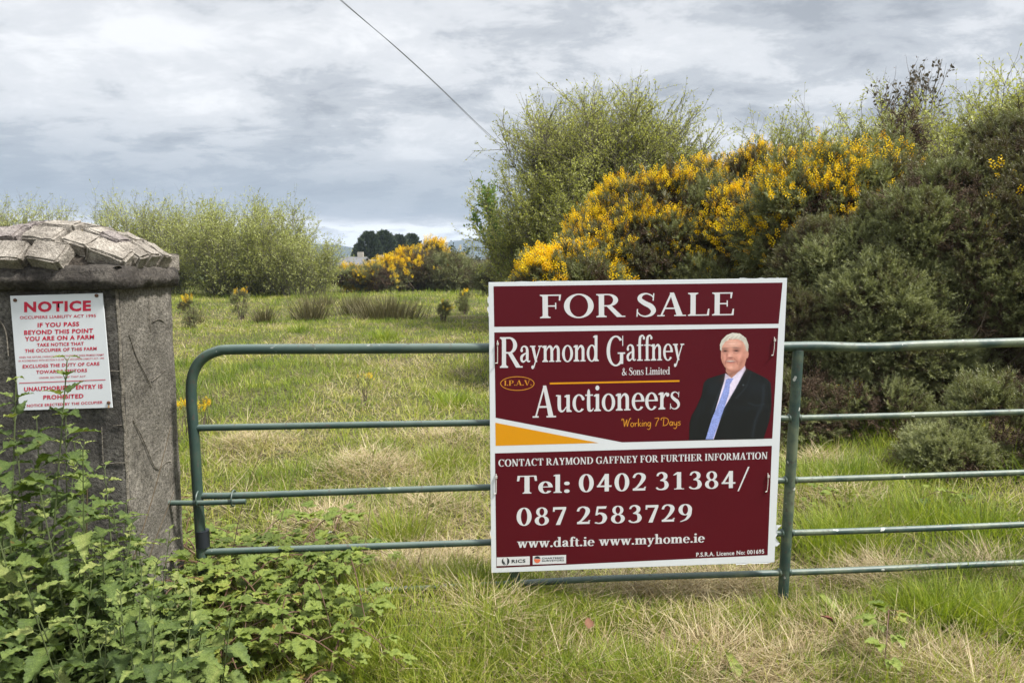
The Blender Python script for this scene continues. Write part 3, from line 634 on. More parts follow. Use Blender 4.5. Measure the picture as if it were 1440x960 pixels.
    disc(755.5, 786.4, 4.5, 165, 370); q.build('emblem', flat_mat('orange_red_print', (0.62, 0.13, 0.06), 0.5), l2)
    q = MB(); disc(755.5, 786.0, 4.6, 15, 160); q.build('emblem', M_ink, l2)
    sans_text('lettering', 'CHARTERED', P, GN, 762, 785.7, 793, 784.7, 2.6, M_ink, l2, base, 0.02, 0.0012)
    sans_text('lettering', 'SURVEYORS', P, GN, 762, 789.1, 793, 788.1, 2.6, M_ink, l2, base, 0.02, 0.0012)
    # printed portrait: a flat halftone of an older man in a dark suit
    s = 2.4; xs = np.arange(96, 780, s); ys = np.arange(34, 902, s); X, Y = np.meshgrid(xs, ys)
    C = np.zeros(X.shape + (3,)); Mk = np.zeros(X.shape, bool); rg = np.random.default_rng(3)
    def paint(poly, rgb, jit=0.0):
        k = inside(poly, X, Y); Mk[k] = True; c = np.array(lin(rgb)); j = 1 + jit * (rg.random(X.shape) - 0.5)[k][:, None]; C[k] = c * j
    def blob(cx, cy, rx, ry, rgb, a, ang=0.0):
        dx, dy = X - cx, Y - cy; u = dx * math.cos(ang) + dy * math.sin(ang); v = -dx * math.sin(ang) + dy * math.cos(ang)
        w = (a * np.exp(-((u / rx) ** 2 + (v / ry) ** 2)))[..., None]; C[:] = C * (1 - w * Mk[..., None]) + np.array(lin(rgb)) * w * Mk[..., None]
    jac = [(105, 895), (110, 760), (125, 700), (160, 640), (205, 540), (222, 440), (250, 408), (320, 385), (395, 362), (440, 420), (555, 322), (640, 362), (725, 405), (757, 440), (763, 560), (760, 660), (745, 745), (700, 885)]
    paint(jac, (9, 12, 17), 0.5)
    blob(300, 480, 70, 50, (18, 25, 34), 0.7, -0.9); blob(640, 480, 90, 60, (17, 24, 33), 0.6); blob(205, 640, 20, 90, (22, 29, 38), 0.5, 0.35); blob(600, 640, 130, 22, (16, 22, 30), 0.5)
    paint([(395, 362), (385, 425), (350, 545), (245, 888), (302, 888), (385, 640), (470, 495), (556, 335), (553, 300), (480, 345), (435, 395)], (216, 204, 226), 0.06)
    paint([(398, 418), (418, 404), (462, 404), (432, 452), (426, 520), (396, 612), (298, 888), (238, 888), (290, 720), (345, 590), (388, 470)], (132, 146, 206), 0.75)
    paint([(395, 310), (398, 352), (420, 384), (445, 404), (500, 352), (552, 306), (545, 270)], (172, 122, 106))
    blob(455, 365, 70, 16, (120, 78, 66), 0.6, -0.5)
    paint([(566 + 15 * math.cos(a), 212 + 36 * math.sin(a)) for a in np.linspace(0, 6.28, 20)], (200, 140, 122))
    paint([(358, 200), (360, 160), (385, 115), (440, 88), (500, 86), (545, 115), (562, 170), (570, 215), (562, 258), (548, 305), (512, 340), (466, 352), (425, 346), (390, 318), (368, 280), (358, 240)], (196, 138, 120), 0.03)
    blob(450, 130, 60, 25, (236, 192, 174), 0.7); blob(400, 235, 26, 24, (226, 160, 144), 0.6); blob(515, 232, 30, 26, (224, 158, 142), 0.6); blob(545, 260, 22, 60, (176, 118, 102), 0.6); blob(435, 225, 16, 22, (228, 170, 154), 0.8)
    blob(392, 184, 28, 15, (128, 80, 70), 0.85); blob(483, 182, 32, 15, (128, 80, 70), 0.85)
    blob(393, 190, 17, 7, (24, 18, 20), 1.0); blob(482, 187, 18, 7, (24, 18, 20), 1.0); blob(393, 203, 22, 4, (222, 164, 148), 0.8); blob(482, 201, 24, 4, (222, 164, 148), 0.8); blob(388, 168, 28, 7, (120, 92, 82), 0.9, -0.05); blob(482, 163, 34, 7, (120, 92, 82), 0.9, 0.08)
    blob(434, 243, 28, 8, (128, 70, 62), 0.95); blob(408, 222, 8, 24, (150, 92, 80), 0.8, 0.2); blob(520, 280, 16, 60, (150, 96, 82), 0.6, 0.3); blob(372, 260, 12, 60, (164, 106, 92), 0.6); blob(440, 120, 50, 5, (168, 114, 98), 0.5); blob(440, 140, 50, 4, (168, 114, 98), 0.4); blob(400, 262, 6, 24, (178, 118, 104), 0.55, 0.4); blob(492, 262, 6, 26, (178, 118, 104), 0.55, -0.45)
    blob(438, 272, 40, 11, (96, 44, 46), 1.0); blob(436, 269, 26, 4, (226, 214, 206), 0.95); blob(440, 284, 26, 5, (196, 116, 108), 0.7); blob(440, 318, 30, 10, (222, 168, 150), 0.6); blob(440, 344, 60, 9, (150, 98, 84), 0.55)
    paint([(352, 178), (350, 140), (364, 100), (402, 62), (452, 42), (512, 48), (560, 84), (579, 136), (578, 188), (563, 190), (556, 150), (532, 112), (490, 92), (430, 92), (392, 116), (368, 152), (364, 190)], (186, 180, 168), 0.16)
    blob(470, 60, 60, 14, (214, 208, 196), 0.7, 0.1); blob(560, 140, 12, 40, (176, 168, 156), 0.6); blob(400, 98, 30, 8, (190, 180, 166), 0.5, -0.6)
    blob(537, 458, 6, 6, (90, 100, 108), 0.8)
    def line(pts, w, rgb, a):
        Q = smooth_path([(p_[0], p_[1], 0) for p_ in pts], 10)[:, :2]; D = np.min([(X - q_[0]) ** 2 + (Y - q_[1]) ** 2 for q_ in Q], axis=0); k = (a * np.exp(-D / (w * w)))[..., None] * Mk[..., None]; C[:] = C * (1 - k) + np.array(lin(rgb)) * k
    line([(395, 365), (375, 450), (330, 560), (285, 680)], 7, (46, 54, 66), .55); line([(556, 330), (500, 450), (430, 570), (360, 720)], 7, (46, 54, 66), .55); line([(600, 360), (560, 470), (520, 520), (480, 560)], 6, (40, 48, 58), .4)
    line([(250, 470), (215, 600), (195, 720), (190, 860)], 9, (3, 5, 8), .7); line([(700, 460), (690, 600), (640, 720), (610, 860)], 12, (34, 42, 52), .45); line([(580, 600), (640, 620), (700, 610)], 7, (36, 44, 54), .45)
    line([(376, 284), (398, 318), (430, 344), (480, 350), (520, 330)], 7, (150, 96, 82), .6); line([(372, 196), (385, 206), (404, 206)], 4, (150, 98, 86), .7); line([(462, 204), (482, 206), (500, 200)], 4, (150, 98, 86), .7)
    line([(410, 250), (398, 268), (394, 290)], 4, (140, 86, 74), .7); line([(466, 250), (486, 268), (490, 292)], 4, (140, 86, 74), .7)
    for a_ in range(9): line([(372 + a_ * 20, 112 - a_ * 4), (400 + a_ * 19, 74 - a_ * 1.5), (440 + a_ * 15, 56 + a_ * 3)], 3, (140, 134, 124) if a_ % 2 else (226, 222, 212), .5)
    C *= (0.84 + 0.32 * fbm(np.stack([X / 22, Y / 22], -1), 6, 3))[..., None]
    keep = np.argwhere(Mk); idx = -np.ones(X.shape, int); idx[Mk] = np.arange(len(keep))
    V = P(950 + X[Mk] / 5.647, 460 + Y[Mk] / 5.647) - base + GN * 0.0008
    q4 = Mk[:-1, :-1] & Mk[1:, :-1] & Mk[:-1, 1:] & Mk[1:, 1:]
    F = np.stack([idx[:-1, :-1][q4], idx[1:, :-1][q4], idx[1:, 1:][q4], idx[:-1, 1:][q4]], -1)
    me = mesh_np('portrait_print', V, F, cols=np.concatenate([C[Mk], np.ones((len(keep), 1))], 1))
    mt, t, o = new_mat('portrait_ink'); a = t.n('ShaderNodeVertexColor', layer_name='print'); p = t.n('ShaderNodeBsdfPrincipled', i_Base_Color=a.outputs[0], i_Roughness=0.4); t.set(o.inputs[0], p.outputs[0])
    tag(link('portrait_print', me, mt, root), 'printed picture of a grey haired man in dark suit and blue tie')
    # cable ties
    for (x, y, dx, ln) in [(699.5, 495, 0, 15), (1088.5, 487, -2, 12), (697.5, 680, 0, 13), (1079.5, 678, -1.5, 12)]:
        q = MB(); a = P(x, y - ln) + GN * 0.004; b = P(x + dx * .3, y + ln * .1) + GN * 0.006; c = P(x + dx, y + ln) + GN * 0.004
        q.tube(smooth_path([a - GN * 0.006 - base, a - base, b - base, c - base, c - GN * 0.006 - base], 4), 0.0017, 6)
        q.box(P(x + 0.3, y - ln + 3) + GN * 0.006 - base, (0.008, 0.005, 0.010)); q.tube([c - base, c + GN * 0.008 - GX * 0.01 - base], 0.0019, 6)
        q.build('cable_tie', M_tie, root, True)
    # torn film at the edges
    q = MB(); rr = random.Random(5)
    def torn(x0, y0, x1, y1, wdx, wdy, n, z):
        top = [(x0 + (x1 - x0) * i / n, y0 + (y1 - y0) * i / n) for i in range(n + 1)]; out = [(a + wdx * rr.random(), b + wdy * rr.random()) for a, b in top]
        T1 = np.array([P(*p) for p in top]) - base + GN * z; T2 = np.array([P(*p) for p in out]) - base + GN * (z + 0.002)
        q = MB(); q.add(np.concatenate([T1, T2]), [[i, i + 1, n + 2 + i, n + 1 + i] for i in range(n)]); q.build('torn_film', M_white, root)
    torn(688.3, 417, 689, 452, -3.5, 0, 9, -0.002); torn(1102.5, 425, 1099.5, 470, 3.2, 0, 9, -0.002); torn(1092, 738, 1090, 768, 8, 0, 7, -0.003)
    torn(692, 745, 692.5, 765, -3, 0, 5, -0.002); torn(1035, 791.5, 1085, 789.2, 0, 2.5, 8, -0.002); torn(1040, 392, 1095, 391.2, 0, -1.8, 9, -0.002); torn(725, 396.4, 800, 395.4, 0, -1.3, 9, -0.002)
build_board()

# ------------------------------------------------------------------ stone gate pillar
PY = 2.55
def rounded_rect(x0, x1, y0, y1, r, n=6):
    pts = []
    for cx, cy, a0 in [(x1 - r, y0 + r, -90), (x1 - r, y1 - r, 0), (x0 + r, y1 - r, 90), (x0 + r, y0 + r, 180)]:
        for k in range(n + 1): a = R(a0 + 90 * k / n); pts.append((cx + r * math.cos(a), cy + r * math.sin(a)))
    return np.array(pts)
def build_pillar():
    x1 = at(166, 420, PY)[0]; x0 = x1 - 0.66; y0, y1 = PY, PY + 0.415; zt = at(120, 402, PY)[2]
    cx, cy = (x0 + x1) / 2, (y0 + y1) / 2
    root = empty('gate_pillar', (cx, cy, 0.0), 'square rendered gate pillar with a domed cap of rough granite setts', 'pillar')
    b = np.array([cx, cy, 0.0])
    # body: stacked rings, gently uneven; front and side are skins of their own colour
    zs = np.linspace(-0.15, zt, 40); ring = rounded_rect(x0, x1, y0, y1, 0.022, 4); dens = []
    for i in range(len(ring)):
        p, q = ring[i], ring[(i + 1) % len(ring)]; n = max(1, int(np.linalg.norm(q - p) / 0.03)); dens += [p + (q - p) * k / n for k in range(n)]
    ring = np.array(dens); n = len(ring); V = []
    for z in zs:
        o = ring - [cx, cy]; d = unit(o); w = (fbm(np.concatenate([ring * 9, np.full((n, 1), z * 9)], 1), 31) - 0.5) * 0.014
        V.append(np.concatenate([ring + d * w[:, None] - [cx, cy], np.full((n, 1), z)], 1))
    V = np.concatenate(V); F = []; mi = []
    for j in range(len(zs) - 1):
        for i in range(n):
            F.append([j * n + i, j * n + (i + 1) % n, (j + 1) * n + (i + 1) % n, (j + 1) * n + i])
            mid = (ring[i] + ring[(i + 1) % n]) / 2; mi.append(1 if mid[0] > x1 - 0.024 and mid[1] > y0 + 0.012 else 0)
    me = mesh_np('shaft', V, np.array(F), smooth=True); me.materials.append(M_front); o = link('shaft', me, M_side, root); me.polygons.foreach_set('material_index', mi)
    # scored joints, raised a touch
    def front(px, py): p = on_plane(px, py, np.array([0, y0, 0]), np.array([0, -1.0, 0])); return p + [0, -0.004, 0] - b
    def side(px, py): p = on_plane(px, py, np.array([x1, 0, 0]), np.array([1.0, 0, 0])); return p + [0.0035, 0, 0] - b
    j = MB()
    for fn, L, r in [(fn_, L_, r_ * .62) for fn_, L_, r_ in [(side, [(208, 402), (209, 440), (211, 470)], .002),
                  (side, [(180, 470), (190, 500), (205, 530), (212, 545)], .003), (side, [(186, 590), (202, 622), (214, 652), (221, 660)], .0035), 
                  (side, [(212, 536), (222, 528), (231, 520)], .003), (side, [(221, 660), (232, 650), (240, 648)], .003), (side, [(214, 452), (222, 449), (229, 452)], .003), 
                  (front, [(146, 522), (160, 521), (170, 522)], .0028), (front, [(160, 598), (172, 597)], .0028), (front, [(143, 652), (165, 650), (178, 650)], .0028), (front, [(144, 600), (146, 650)], .0025), (front, [(-6, 445), (4, 455), (10, 470), (13, 500)], .004)]]:
        j.tube(smooth_path([fn(*p) for p in L], 5), r, 5)
    j.build('joint_lines', M_point, root, True)
    # corner arris, paler
    k = MB(); k.tube([np.array([x1 - 0.007, y0 + 0.007, z]) - b + rng.normal(size=3) * 0.0015 for z in np.linspace(0.0, zt - 0.01, 30)], 0.006, 6); k.build('arris', M_point, root, True)
    # cap slab
    zr = at(120, 377, PY)[2]; e = 0.036; R2 = rounded_rect(x0 - e, x1 + e, y0 - e, y1 + e, 0.06, 5); dens = []
    for i in range(len(R2)):
        p, q = R2[i], R2[(i + 1) % len(R2)]; nn = max(1, int(np.linalg.norm(q - p) / 0.02)); dens += [p + (q - p) * t / nn for t in range(nn)]
    R2 = np.array(dens); n = len(R2); V = []
    prof = [(-.035, zt - 0.014), (-.012, zt - 0.012), (-.006, zt + 0.004), (0.0, zt + 0.012), (0.002, zt + 0.03), (0.0, (zt + zr) / 2), (-0.003, zr - 0.01), (-0.02, zr + 0.006), (-0.06, zr + 0.012)]
    d = unit(R2 - [cx, cy])
    for off, z in prof:
        w = (fbm(np.concatenate([R2 * 26, np.full((n, 1), z * 26)], 1), 77) - 0.5) * 0.03
        V.append(np.concatenate([R2 + d * (off + w)[:, None] - [cx, cy], np.full((n, 1), z) + ((fbm(R2 * 30, 5) - .5) * .012)[:, None]], 1))
    V = np.concatenate(V); F = [[a * n + i, a * n + (i + 1) % n, (a + 1) * n + (i + 1) % n, (a + 1) * n + i] for a in range(len(prof) - 1) for i in range(n)]
    cap = link('cap', mesh_np('cap', V, np.array(F), smooth=True), M_slab, root)
    # mortar dome
    a_, b_ = (x1 - x0) / 2 + 0.018, (y1 - y0) / 2 + 0.018; H = 0.120
    def dome(u, v):
        r = np.minimum(1, (np.abs(u) ** 3.2 + np.abs(v) ** 3.2) ** (1 / 3.2)); return zr + 0.004 + H * (1 - r ** 2.1) ** 0.85
    q = np.linspace(-1, 1, 61); U, W = np.meshgrid(q, q); Z = dome(U, W) + (fbm(np.stack([U * 9, W * 7], -1), 12) - .5) * 0.022
    V = np.stack([U * a_, W * b_, Z], -1).reshape(-1, 3); i = (np.arange(60)[:, None] * 61 + np.arange(60)[None]).ravel()
    link('mortar_dome', mesh_np('mortar_dome', V, np.stack([i, i + 1, i + 62, i + 61], -1), smooth=True), M_mortar, cap)
    # setts: (pixel corners of the visible top face, front slope) laid as thick rough blocks on the dome
    def sett(c, ax, ay, L, Wd, T, mat, seed):
        r = np.random.default_rng(seed); ax = unit(np.array(ax)); ay = np.array(ay) - ax * np.dot(ax, ay); ay = unit(ay); nz = np.cross(ax, ay)
        if nz[2] < 0: nz = -nz
        bm = bmesh.new(); bmesh.ops.create_cube(bm, size=1.0); bmesh.ops.bevel(bm, geom=list(bm.edges), offset=0.09, segments=2, affect='EDGES')
        bmesh.ops.subdivide_edges(bm, edges=list(bm.edges), cuts=2, use_grid_fill=True)
        skew = r.uniform(-.12, .12, 4)
        for v in bm.verts:
            x, y, z = v.co; k = r.normal(size=3) * 0.012; x *= 1 + skew[0] * y; y *= 1 + skew[1] * x; z *= 1 + skew[2] * x
            pnt = c + ax * (x + k[0]) * L + ay * (y + k[1]) * Wd + nz * (z + k[2] * 2.2) * T; v.co = pnt
        me = bpy.data.meshes.new('sett'); bm.to_mesh(me); bm.free(); link('sett', me, mat, cap)
    def dpt(u, v): return np.array([u * a_, v * b_, float(dome(np.array(u), np.array(v)))])
    def place(u, v, L, Wd, T, mat, seed, lift=0.0, yaw=0.0, tang=None):
        c = dpt(u, v); ex = dpt(min(u + .06, 1.0), v) - dpt(max(u - .06, -1), v); ey = dpt(u, min(v + .06, 1)) - dpt(u, max(v - .06, -1))
        nz = unit(np.cross(ex, ey)); ex, ey = unit(ex), unit(ey); cy_, sy_ = math.cos(yaw), math.sin(yaw)
        sett(c + nz * (lift + 0.004), ex * cy_ + ey * sy_, ey * cy_ - ex * sy_, L, Wd, T, mat, seed)
    rs = random.Random(4); sd_ = 100
    # front slope
    for v, row in [(-.90, [(-.80, .13), (-.44, .125), (-.06, .145), (.32, .15), (.87, .13)]), (-.62, [(-.62, .15), (-.23, .15), (.17, .155), (.52, .12)]), (-.26, [(-.66, .15), (-.22, .15), (.2, .14), (.56, .10)]), (.1, [(-.5, .15), (-.08, .14), (.34, .15)])]:
        for u, L in row:
            if v == -.90 and u > .8: continue
            sd_ += 1; mt = M_sett2 if sd_ % 4 == 2 else M_sett
            place(u, v, L * .82, .088 if v < -.4 else .098, .066, mt, sd_, 0.008 if v < -.8 else 0.003 + rs.uniform(-.008, .010), rs.uniform(-.16, .16))
    # corner and right slope
    place(.80, -.66, .13, .085, .075, M_sett, 151, 0.006, 0.18)
    for u, v, L, Wd in [(.90, -.42, .12, .085), (.90, -.06, .12, .10), (.90, .34, .12, .11), (.90, .76, .11, .10), (.70, -.30, .10, .10), (.70, .12, .10, .11), (.68, .5, .11, .11), (.3, .5, .14, .11), (-.1, .5, .14, .11), (-.5, .5, .14, .11), (-.9, 0, .11, .13), (-.9, .5, .11, .13), (-.9, -.5, .11, .12), (.5, .85, .13, .11), (.05, .85, .13, .11), (-.4, .85, .13, .11)]:
        sd_ += 1; place(u, v, L * .82, Wd * .82, .07, M_sett2 if sd_ % 5 == 0 else M_sett, sd_, 0.010, rs.uniform(-.1, .1))
    # moss along the hip
    n = 2600; u = rng.uniform(.25, .80, n); v = -0.20 - (u - .25) * .35 + rng.normal(size=n) * .05; c = np.array([dpt(a, bb) for a, bb in zip(u, v)]) + [0, 0, 0.016]
    keep = fbm(c * 30, 8) > .47; c = c[keep]; Z_ = unit(np.array([0, 0, 1.0]) + rng.normal(size=c.shape) * .5); X_, Y_, Z_ = frames(Z_, rng.uniform(0, 6, len(c)))
    tv = np.array([[-.5, 0, 0], [.5, 0, 0], [0, .1, 1.0]]); V, F = instance_np(tv, np.array([[0, 1, 2]]), c, X_, Y_, Z_, rng.uniform(.006, .012, len(c)))
    link('moss', mesh_np('moss', V, F, {'tint': np.repeat(rng.random(len(c)), 3)}), M_moss, cap)
    # ---- notice, fixed to the front of the pillar
    n_ = np.array([0, -1.0, 0]); p0 = np.array([0, y0 - 0.012, 0]); P = lambda x, y: on_plane(x, y, p0, n_); nb = P(86, 494)
    nr = empty('warning_notice', nb, 'white farm notice with red writing screwed to the front of the pillar', 'sign')
    m = MB(); m.slab(np.array([P(14, 416), P(144, 412), P(158, 573), P(27, 577)]) - nb, -n_ * 0.004); m.build('panel', M_white, nr, bevel=0.0008)
    for t, xa, ya, xb, yb, cap_, bd in [('NOTICE', 34, 439, 128, 437, 15.5, .045), ('OCCUPIERS LIABILITY ACT 1995', 28, 448.6, 135, 445.8, 4.4, .02), ('IF YOU PASS', 53, 460.2, 111.5, 458.4, 6.6, .035), ('BEYOND THIS POINT', 34, 470.6, 131, 467.8, 6.6, .035), ('YOU ARE ON A FARM', 35, 479.6, 132.5, 476.6, 6.6, .035), ('TAKE NOTICE THAT', 52, 487.2, 118, 485.2, 5, .03), ('THE OCCUPIER OF THIS FARM', 35, 495.6, 136, 492.2, 5, .03), ('WHEN THE NATURE, CHARACTER AND ACTIVITIES OF THESE PREMISES PERMIT', 27, 503.6, 146.5, 499.8, 2.6, .01), ('IN ACCORDANCE WITH SECTION 5 (2) OF THE OCCUPIERS LIABILITY ACT, 1995', 26.5, 508.6, 146.5, 504.6, 2.6, .01), ('EXCLUDES THE DUTY OF CARE', 32, 517.6, 140, 513.4, 5, .03), ('TOWARDS VISITORS', 51, 525.4, 122.5, 522.8, 5, .03), ('UNDER SECTION 5 OF THAT ACT', 55, 532.2, 120.5, 530, 2.5, .015), ('UNAUTHORISED ENTRY IS', 34, 550.2, 144.5, 545.8, 6.4, .035), ('PROHIBITED', 61, 561.6, 117.5, 559.4, 6.4, .035), ('NOTICE ERECTED BY THE OCCUPIER', 38, 572.2, 144.5, 567.2, 4, .025)]:
        sans_text('lettering', t, P, n_, xa, ya, xb, yb, cap_, M_redink, nr, nb, bd)
    q = MB(); q.poly(np.array([P(27, 538), P(148.5, 533.2), P(148.5, 534.2), P(27, 539)]) - nb + n_ * 0.0007); q.build('rule', M_redink, nr)
    for x, y in [(21.5, 422), (136, 415.5), (153, 566), (33, 570)]:
        q = MB(); c = P(x, y) - nb; q.tube([c, c + n_ * 0.003, c + n_ * 0.0045], [0.0062, 0.006, 0.003], 12); q.build('screw', M_rust, nr, True)
    q = MB(); q.poly(np.array([P(152, 569), P(154, 569), P(154.5, 573), P(151.6, 573)]) - nb + n_ * 0.0008); q.build('rust_stain', flat_mat('rust_run', (0.5, 0.3, 0.14), 0.8), nr)
build_pillar()

# ------------------------------------------------------------------ grass
def blades(P, L, W, az, th0, bend, tint, segs=3):
    """th0: starting angle from vertical; bend: added angle over the blade"""
    N = len(P); d = np.stack([np.cos(az), np.sin(az)], -1); side = np.stack([-d[:, 1], d[:, 0], np.zeros(N)], -1)
    spin = rng.uniform(-1.0, 1.0, N)[:, None]; side = side * np.cos(spin) + np.concatenate([d, np.zeros((N, 1))], 1) * np.sin(spin)
    pts = [P.copy()]; p = P.copy()
    for s in range(segs):
        th = th0 + bend * (s + 0.5) / segs; st = (L / segs)[:, None]
        p = p + st * np.concatenate([d * np.sin(th)[:, None], np.cos(th)[:, None]], 1); pts.append(p)
    nv = 2 * segs + 1; V = np.empty((N, nv, 3))
    for s in range(segs):
        w = (W * (1 - 0.75 * s / segs) * 0.5)[:, None]; V[:, 2 * s] = pts[s] - side * w; V[:, 2 * s + 1] = pts[s] + side * w
    V[:, -1] = pts[-1]; tf = []
    for s in range(segs - 1): tf += [[2 * s, 2 * s + 1, 2 * s + 3], [2 * s, 2 * s + 3, 2 * s + 2]]
    tf.append([2 * segs - 2, 2 * segs - 1, 2 * segs])
    F = (np.arange(N)[:, None, None] * nv + np.array(tf)[None]).reshape(-1, 3)
    return V.reshape(-1, 3), F, np.repeat(tint, nv)
def cat(parts):
    V, F, A, k = [], [], [], 0
    for v, f, a in parts: V.append(v); F.append(f + k); A.append(a); k += len(v)
    return np.concatenate(V), np.concatenate(F), np.concatenate(A)
def wedge(y0, y1, dens, xs=0.80, pad=0.9):
    a = (y1 ** 2 - y0 ** 2) * xs + 2 * pad * (y1 - y0); n = int(a * dens)
    y = np.sqrt(rng.uniform(y0 ** 2, y1 ** 2, n)); x = rng.uniform(-1, 1, n) * (xs * y + pad)
    return x, y
def on_pillar(x, y): return (x < -1.30) & (x > -2.1) & (y > 2.5) & (y < 3.0)
def dryness(x, y):
    P = np.stack([x, y * 0.8], -1); return 0.55 * fbm(P / 1.4, 41, 3) + 0.45 * fbm(P / 0.45, 43, 2)
def build_grass():
    gp, dp = [], []
    for (y0, y1, dens, wmul, segs) in [(1.7, 3.4, 3800, 1.0, 3), (3.4, 6.0, 2300, 1.0, 3), (6, 11, 800, 1.5, 3), (11, 20, 260, 2.3, 2), (20, 34, 90, 3.8, 2), (34, 60, 24, 6.5, 2)]:
        x, y = wedge(y0, y1, dens); k = ~on_pillar(x, y); x, y = x[k], y[k]; n = len(x)
        d = dryness(x, y); tuft = fbm(np.stack([x, y], -1) / 0.33, 51, 2)
        front = 1 - sstep(y, 3.0, 3.6)
        L = (0.055 + 0.075 * rng.random(n) + 0.09 * sstep(tuft, .5, .75)) * (1 + 0.5 * front) * (1 - 0.35 * sstep(d, .45, .65) * (1 - front))
        L *= 1 + 0.9 * sstep(y, 20, 36)
        pxx = 720 + FPX * x / y
        L *= 1 + 0.7 * sstep(pxx, 1120, 1250) * sstep(y, 4.2, 5.0) * (1 - sstep(y, 6.5, 8))       # long grass under the right bush
        tint = 0.36 + 0.55 * (d - 0.45) * 2.2 + rng.normal(size=n) * 0.12 - 0.25 * sstep(tuft, .55, .8) - 0.02 * front
        tint += 0.02 * sstep(y, 4, 7)
        fs = front * sstep(pxx, 640, 720) * (1 - sstep(pxx, 1250, 1330)); L *= 1 - 0.45 * fs
        tint = np.clip(tint, 0.02, 0.98)
        P = np.stack([x, y, gz(x, y) - 0.01], -1)
        gp.append(blades(P, L, (0.0024 + 0.0022 * rng.random(n) + 0.0045 * (rng.random(n) < .08)) * wmul, rng.uniform(0, 6.28, n), np.abs(rng.normal(size=n)) * 0.35, rng.uniform(.2, 1.3, n), tint, segs))
        # dead straw, lying
        x, y = wedge(y0, y1, dens * 0.42); k = ~on_pillar(x, y); x, y = x[k], y[k]; d = dryness(x, y)
        k = rng.random(len(x)) < sstep(d, .40, .60) * (0.95 - 0.3 * sstep(y, 20, 30)) + 0.05; x, y, d = x[k], y[k], d[k]; n = len(x)
        L = rng.uniform(.07, .24, n); P = np.stack([x, y, gz(x, y) + 0.01 + 0.05 * rng.random(n)], -1)
        dp.append(blades(P, L, (0.002 + 0.0018 * rng.random(n)) * wmul, rng.uniform(0, 6.28, n), rng.uniform(.8, 1.55, n), rng.uniform(-.2, .6, n), np.clip(rng.normal(.5, .27, n), 0, 1), segs))
    # matted heaps and tussocks of dead grass: (px, py, radius m, count, height)
    for px, py, r, cnt, hh in [(880, 815, .12, 700, .17), (1070, 800, .10, 500, .17), (1180, 870, .25, 1500, .06), (1320, 920, .3, 1700, .06), (1060, 940, .3, 1500, .05), (800, 920, .25, 1200, .06), (950, 812, .22, 1300, .16), (1010, 806, .18, 900, .14), (1250, 800, .30, 1700, .15), (1390, 798, .22, 1000, .15), (800, 826, .13, 600, .13), (1000, 900, .3, 1700, .08), (1110, 905, .28, 1500, .07), (1270, 895, .30, 1700, .07), (1390, 935, .25, 1300, .06), (690, 880, .22, 1000, .09), (940, 940, .25, 1200, .05),
                               (330, 800, .18, 800, .16), (560, 800, .22, 900, .12), (640, 765, .22, 900, .08), (520, 655, .42, 1900, .20), (470, 720, .35, 1500, .12), (600, 700, .35, 1400, .10), (350, 620, .3, 1000, .10), (640, 610, .45, 1200, .09), (1190, 690, .35, 1200, .10), (1150, 640, .3, 900, .12)]:
        g = ray(px, py); t = (0.10 - CAM[2]) / g[2]; c = CAM + g * t; n = cnt; q = rng.normal(size=(n, 2)) * r * .55; x, y = c[0] + q[:, 0], c[1] + q[:, 1]
        k = ~on_pillar(x, y); x, y, q = x[k], y[k], q[k]; n = len(x); z = gz(x, y) + hh * np.exp(-(q ** 2).sum(1) / (r * r * .5)) * rng.uniform(.2, 1.1, n)
        dp.append(blades(np.stack([x, y, z], -1), rng.uniform(.05, .24, n), 0.0020 + 0.002 * rng.random(n), np.arctan2(q[:, 1], q[:, 0]) + rng.normal(size=n) * .9, rng.uniform(.85, 1.6, n), rng.uniform(-.3, .8, n), np.clip(rng.normal(.55, .28, n), 0, 1), 3))
    # fresh green tufts
    for px, py, r, cnt, hh in [(1105, 838, .09, 420, .20), (1060, 850, .12, 420, .17), (960, 845, .14, 420, .15), (830, 845, .14, 520, .19), (900, 850, .14, 460, .16), (740, 845, .14, 600, .22), (680, 842, .14, 500, .22), (1180, 848, .14, 420, .17), (1240, 838, .12, 420, .19), (1420, 835, .14, 500, .20), (850, 940, .2, 900, .2), (1000, 950, .2, 600, .16), (1260, 940, .2, 600, .17), (1400, 950, .2, 500, .18), (760, 940, .2, 700, .2), (1120, 880, .16, 420, .15), (930, 935, .20, 900, .22), (880, 920, .16, 600, .20), (1330, 845, .17, 900, .30), (1290, 840, .12, 500, .26), (1400, 860, .16, 600, .26), (1010, 870, .14, 300, .14), (860, 870, .2, 400, .13), (760, 885, .22, 800, .17), (700, 900, .2, 600, .22), (720, 840, .16, 600, .16), (780, 842, .14, 500, .15), (560, 930, .2, 600, .26), (640, 930, .2, 700, .26), (1180, 940, .2, 600, .2), (480, 930, .2, 600, .28), (1200, 850, .15, 400, .2),
                               (540, 470, .3, 250, .30), (420, 460, .25, 160, .25), (640, 560, .2, 260, .22), (620, 640, .2, 350, .2), (560, 735, .2, 500, .24), (1000, 720, .3, 400, .2), (1200, 740, .25, 600, .26), (1160, 745, .2, 500, .26), (1300, 715, .3, 600, .24), (1190, 665, .35, 500, .22), (1130, 670, .3, 450, .22), (1380, 735, .3, 500, .22)]:
        g = ray(px, py); t = (0.10 - CAM[2]) / g[2]; c = CAM + g * t; n = cnt; hh = hh * (.72 if py > 780 else 1); q = rng.normal(size=(n, 2)) * r * .5; x, y = c[0] + q[:, 0], c[1] + q[:, 1]
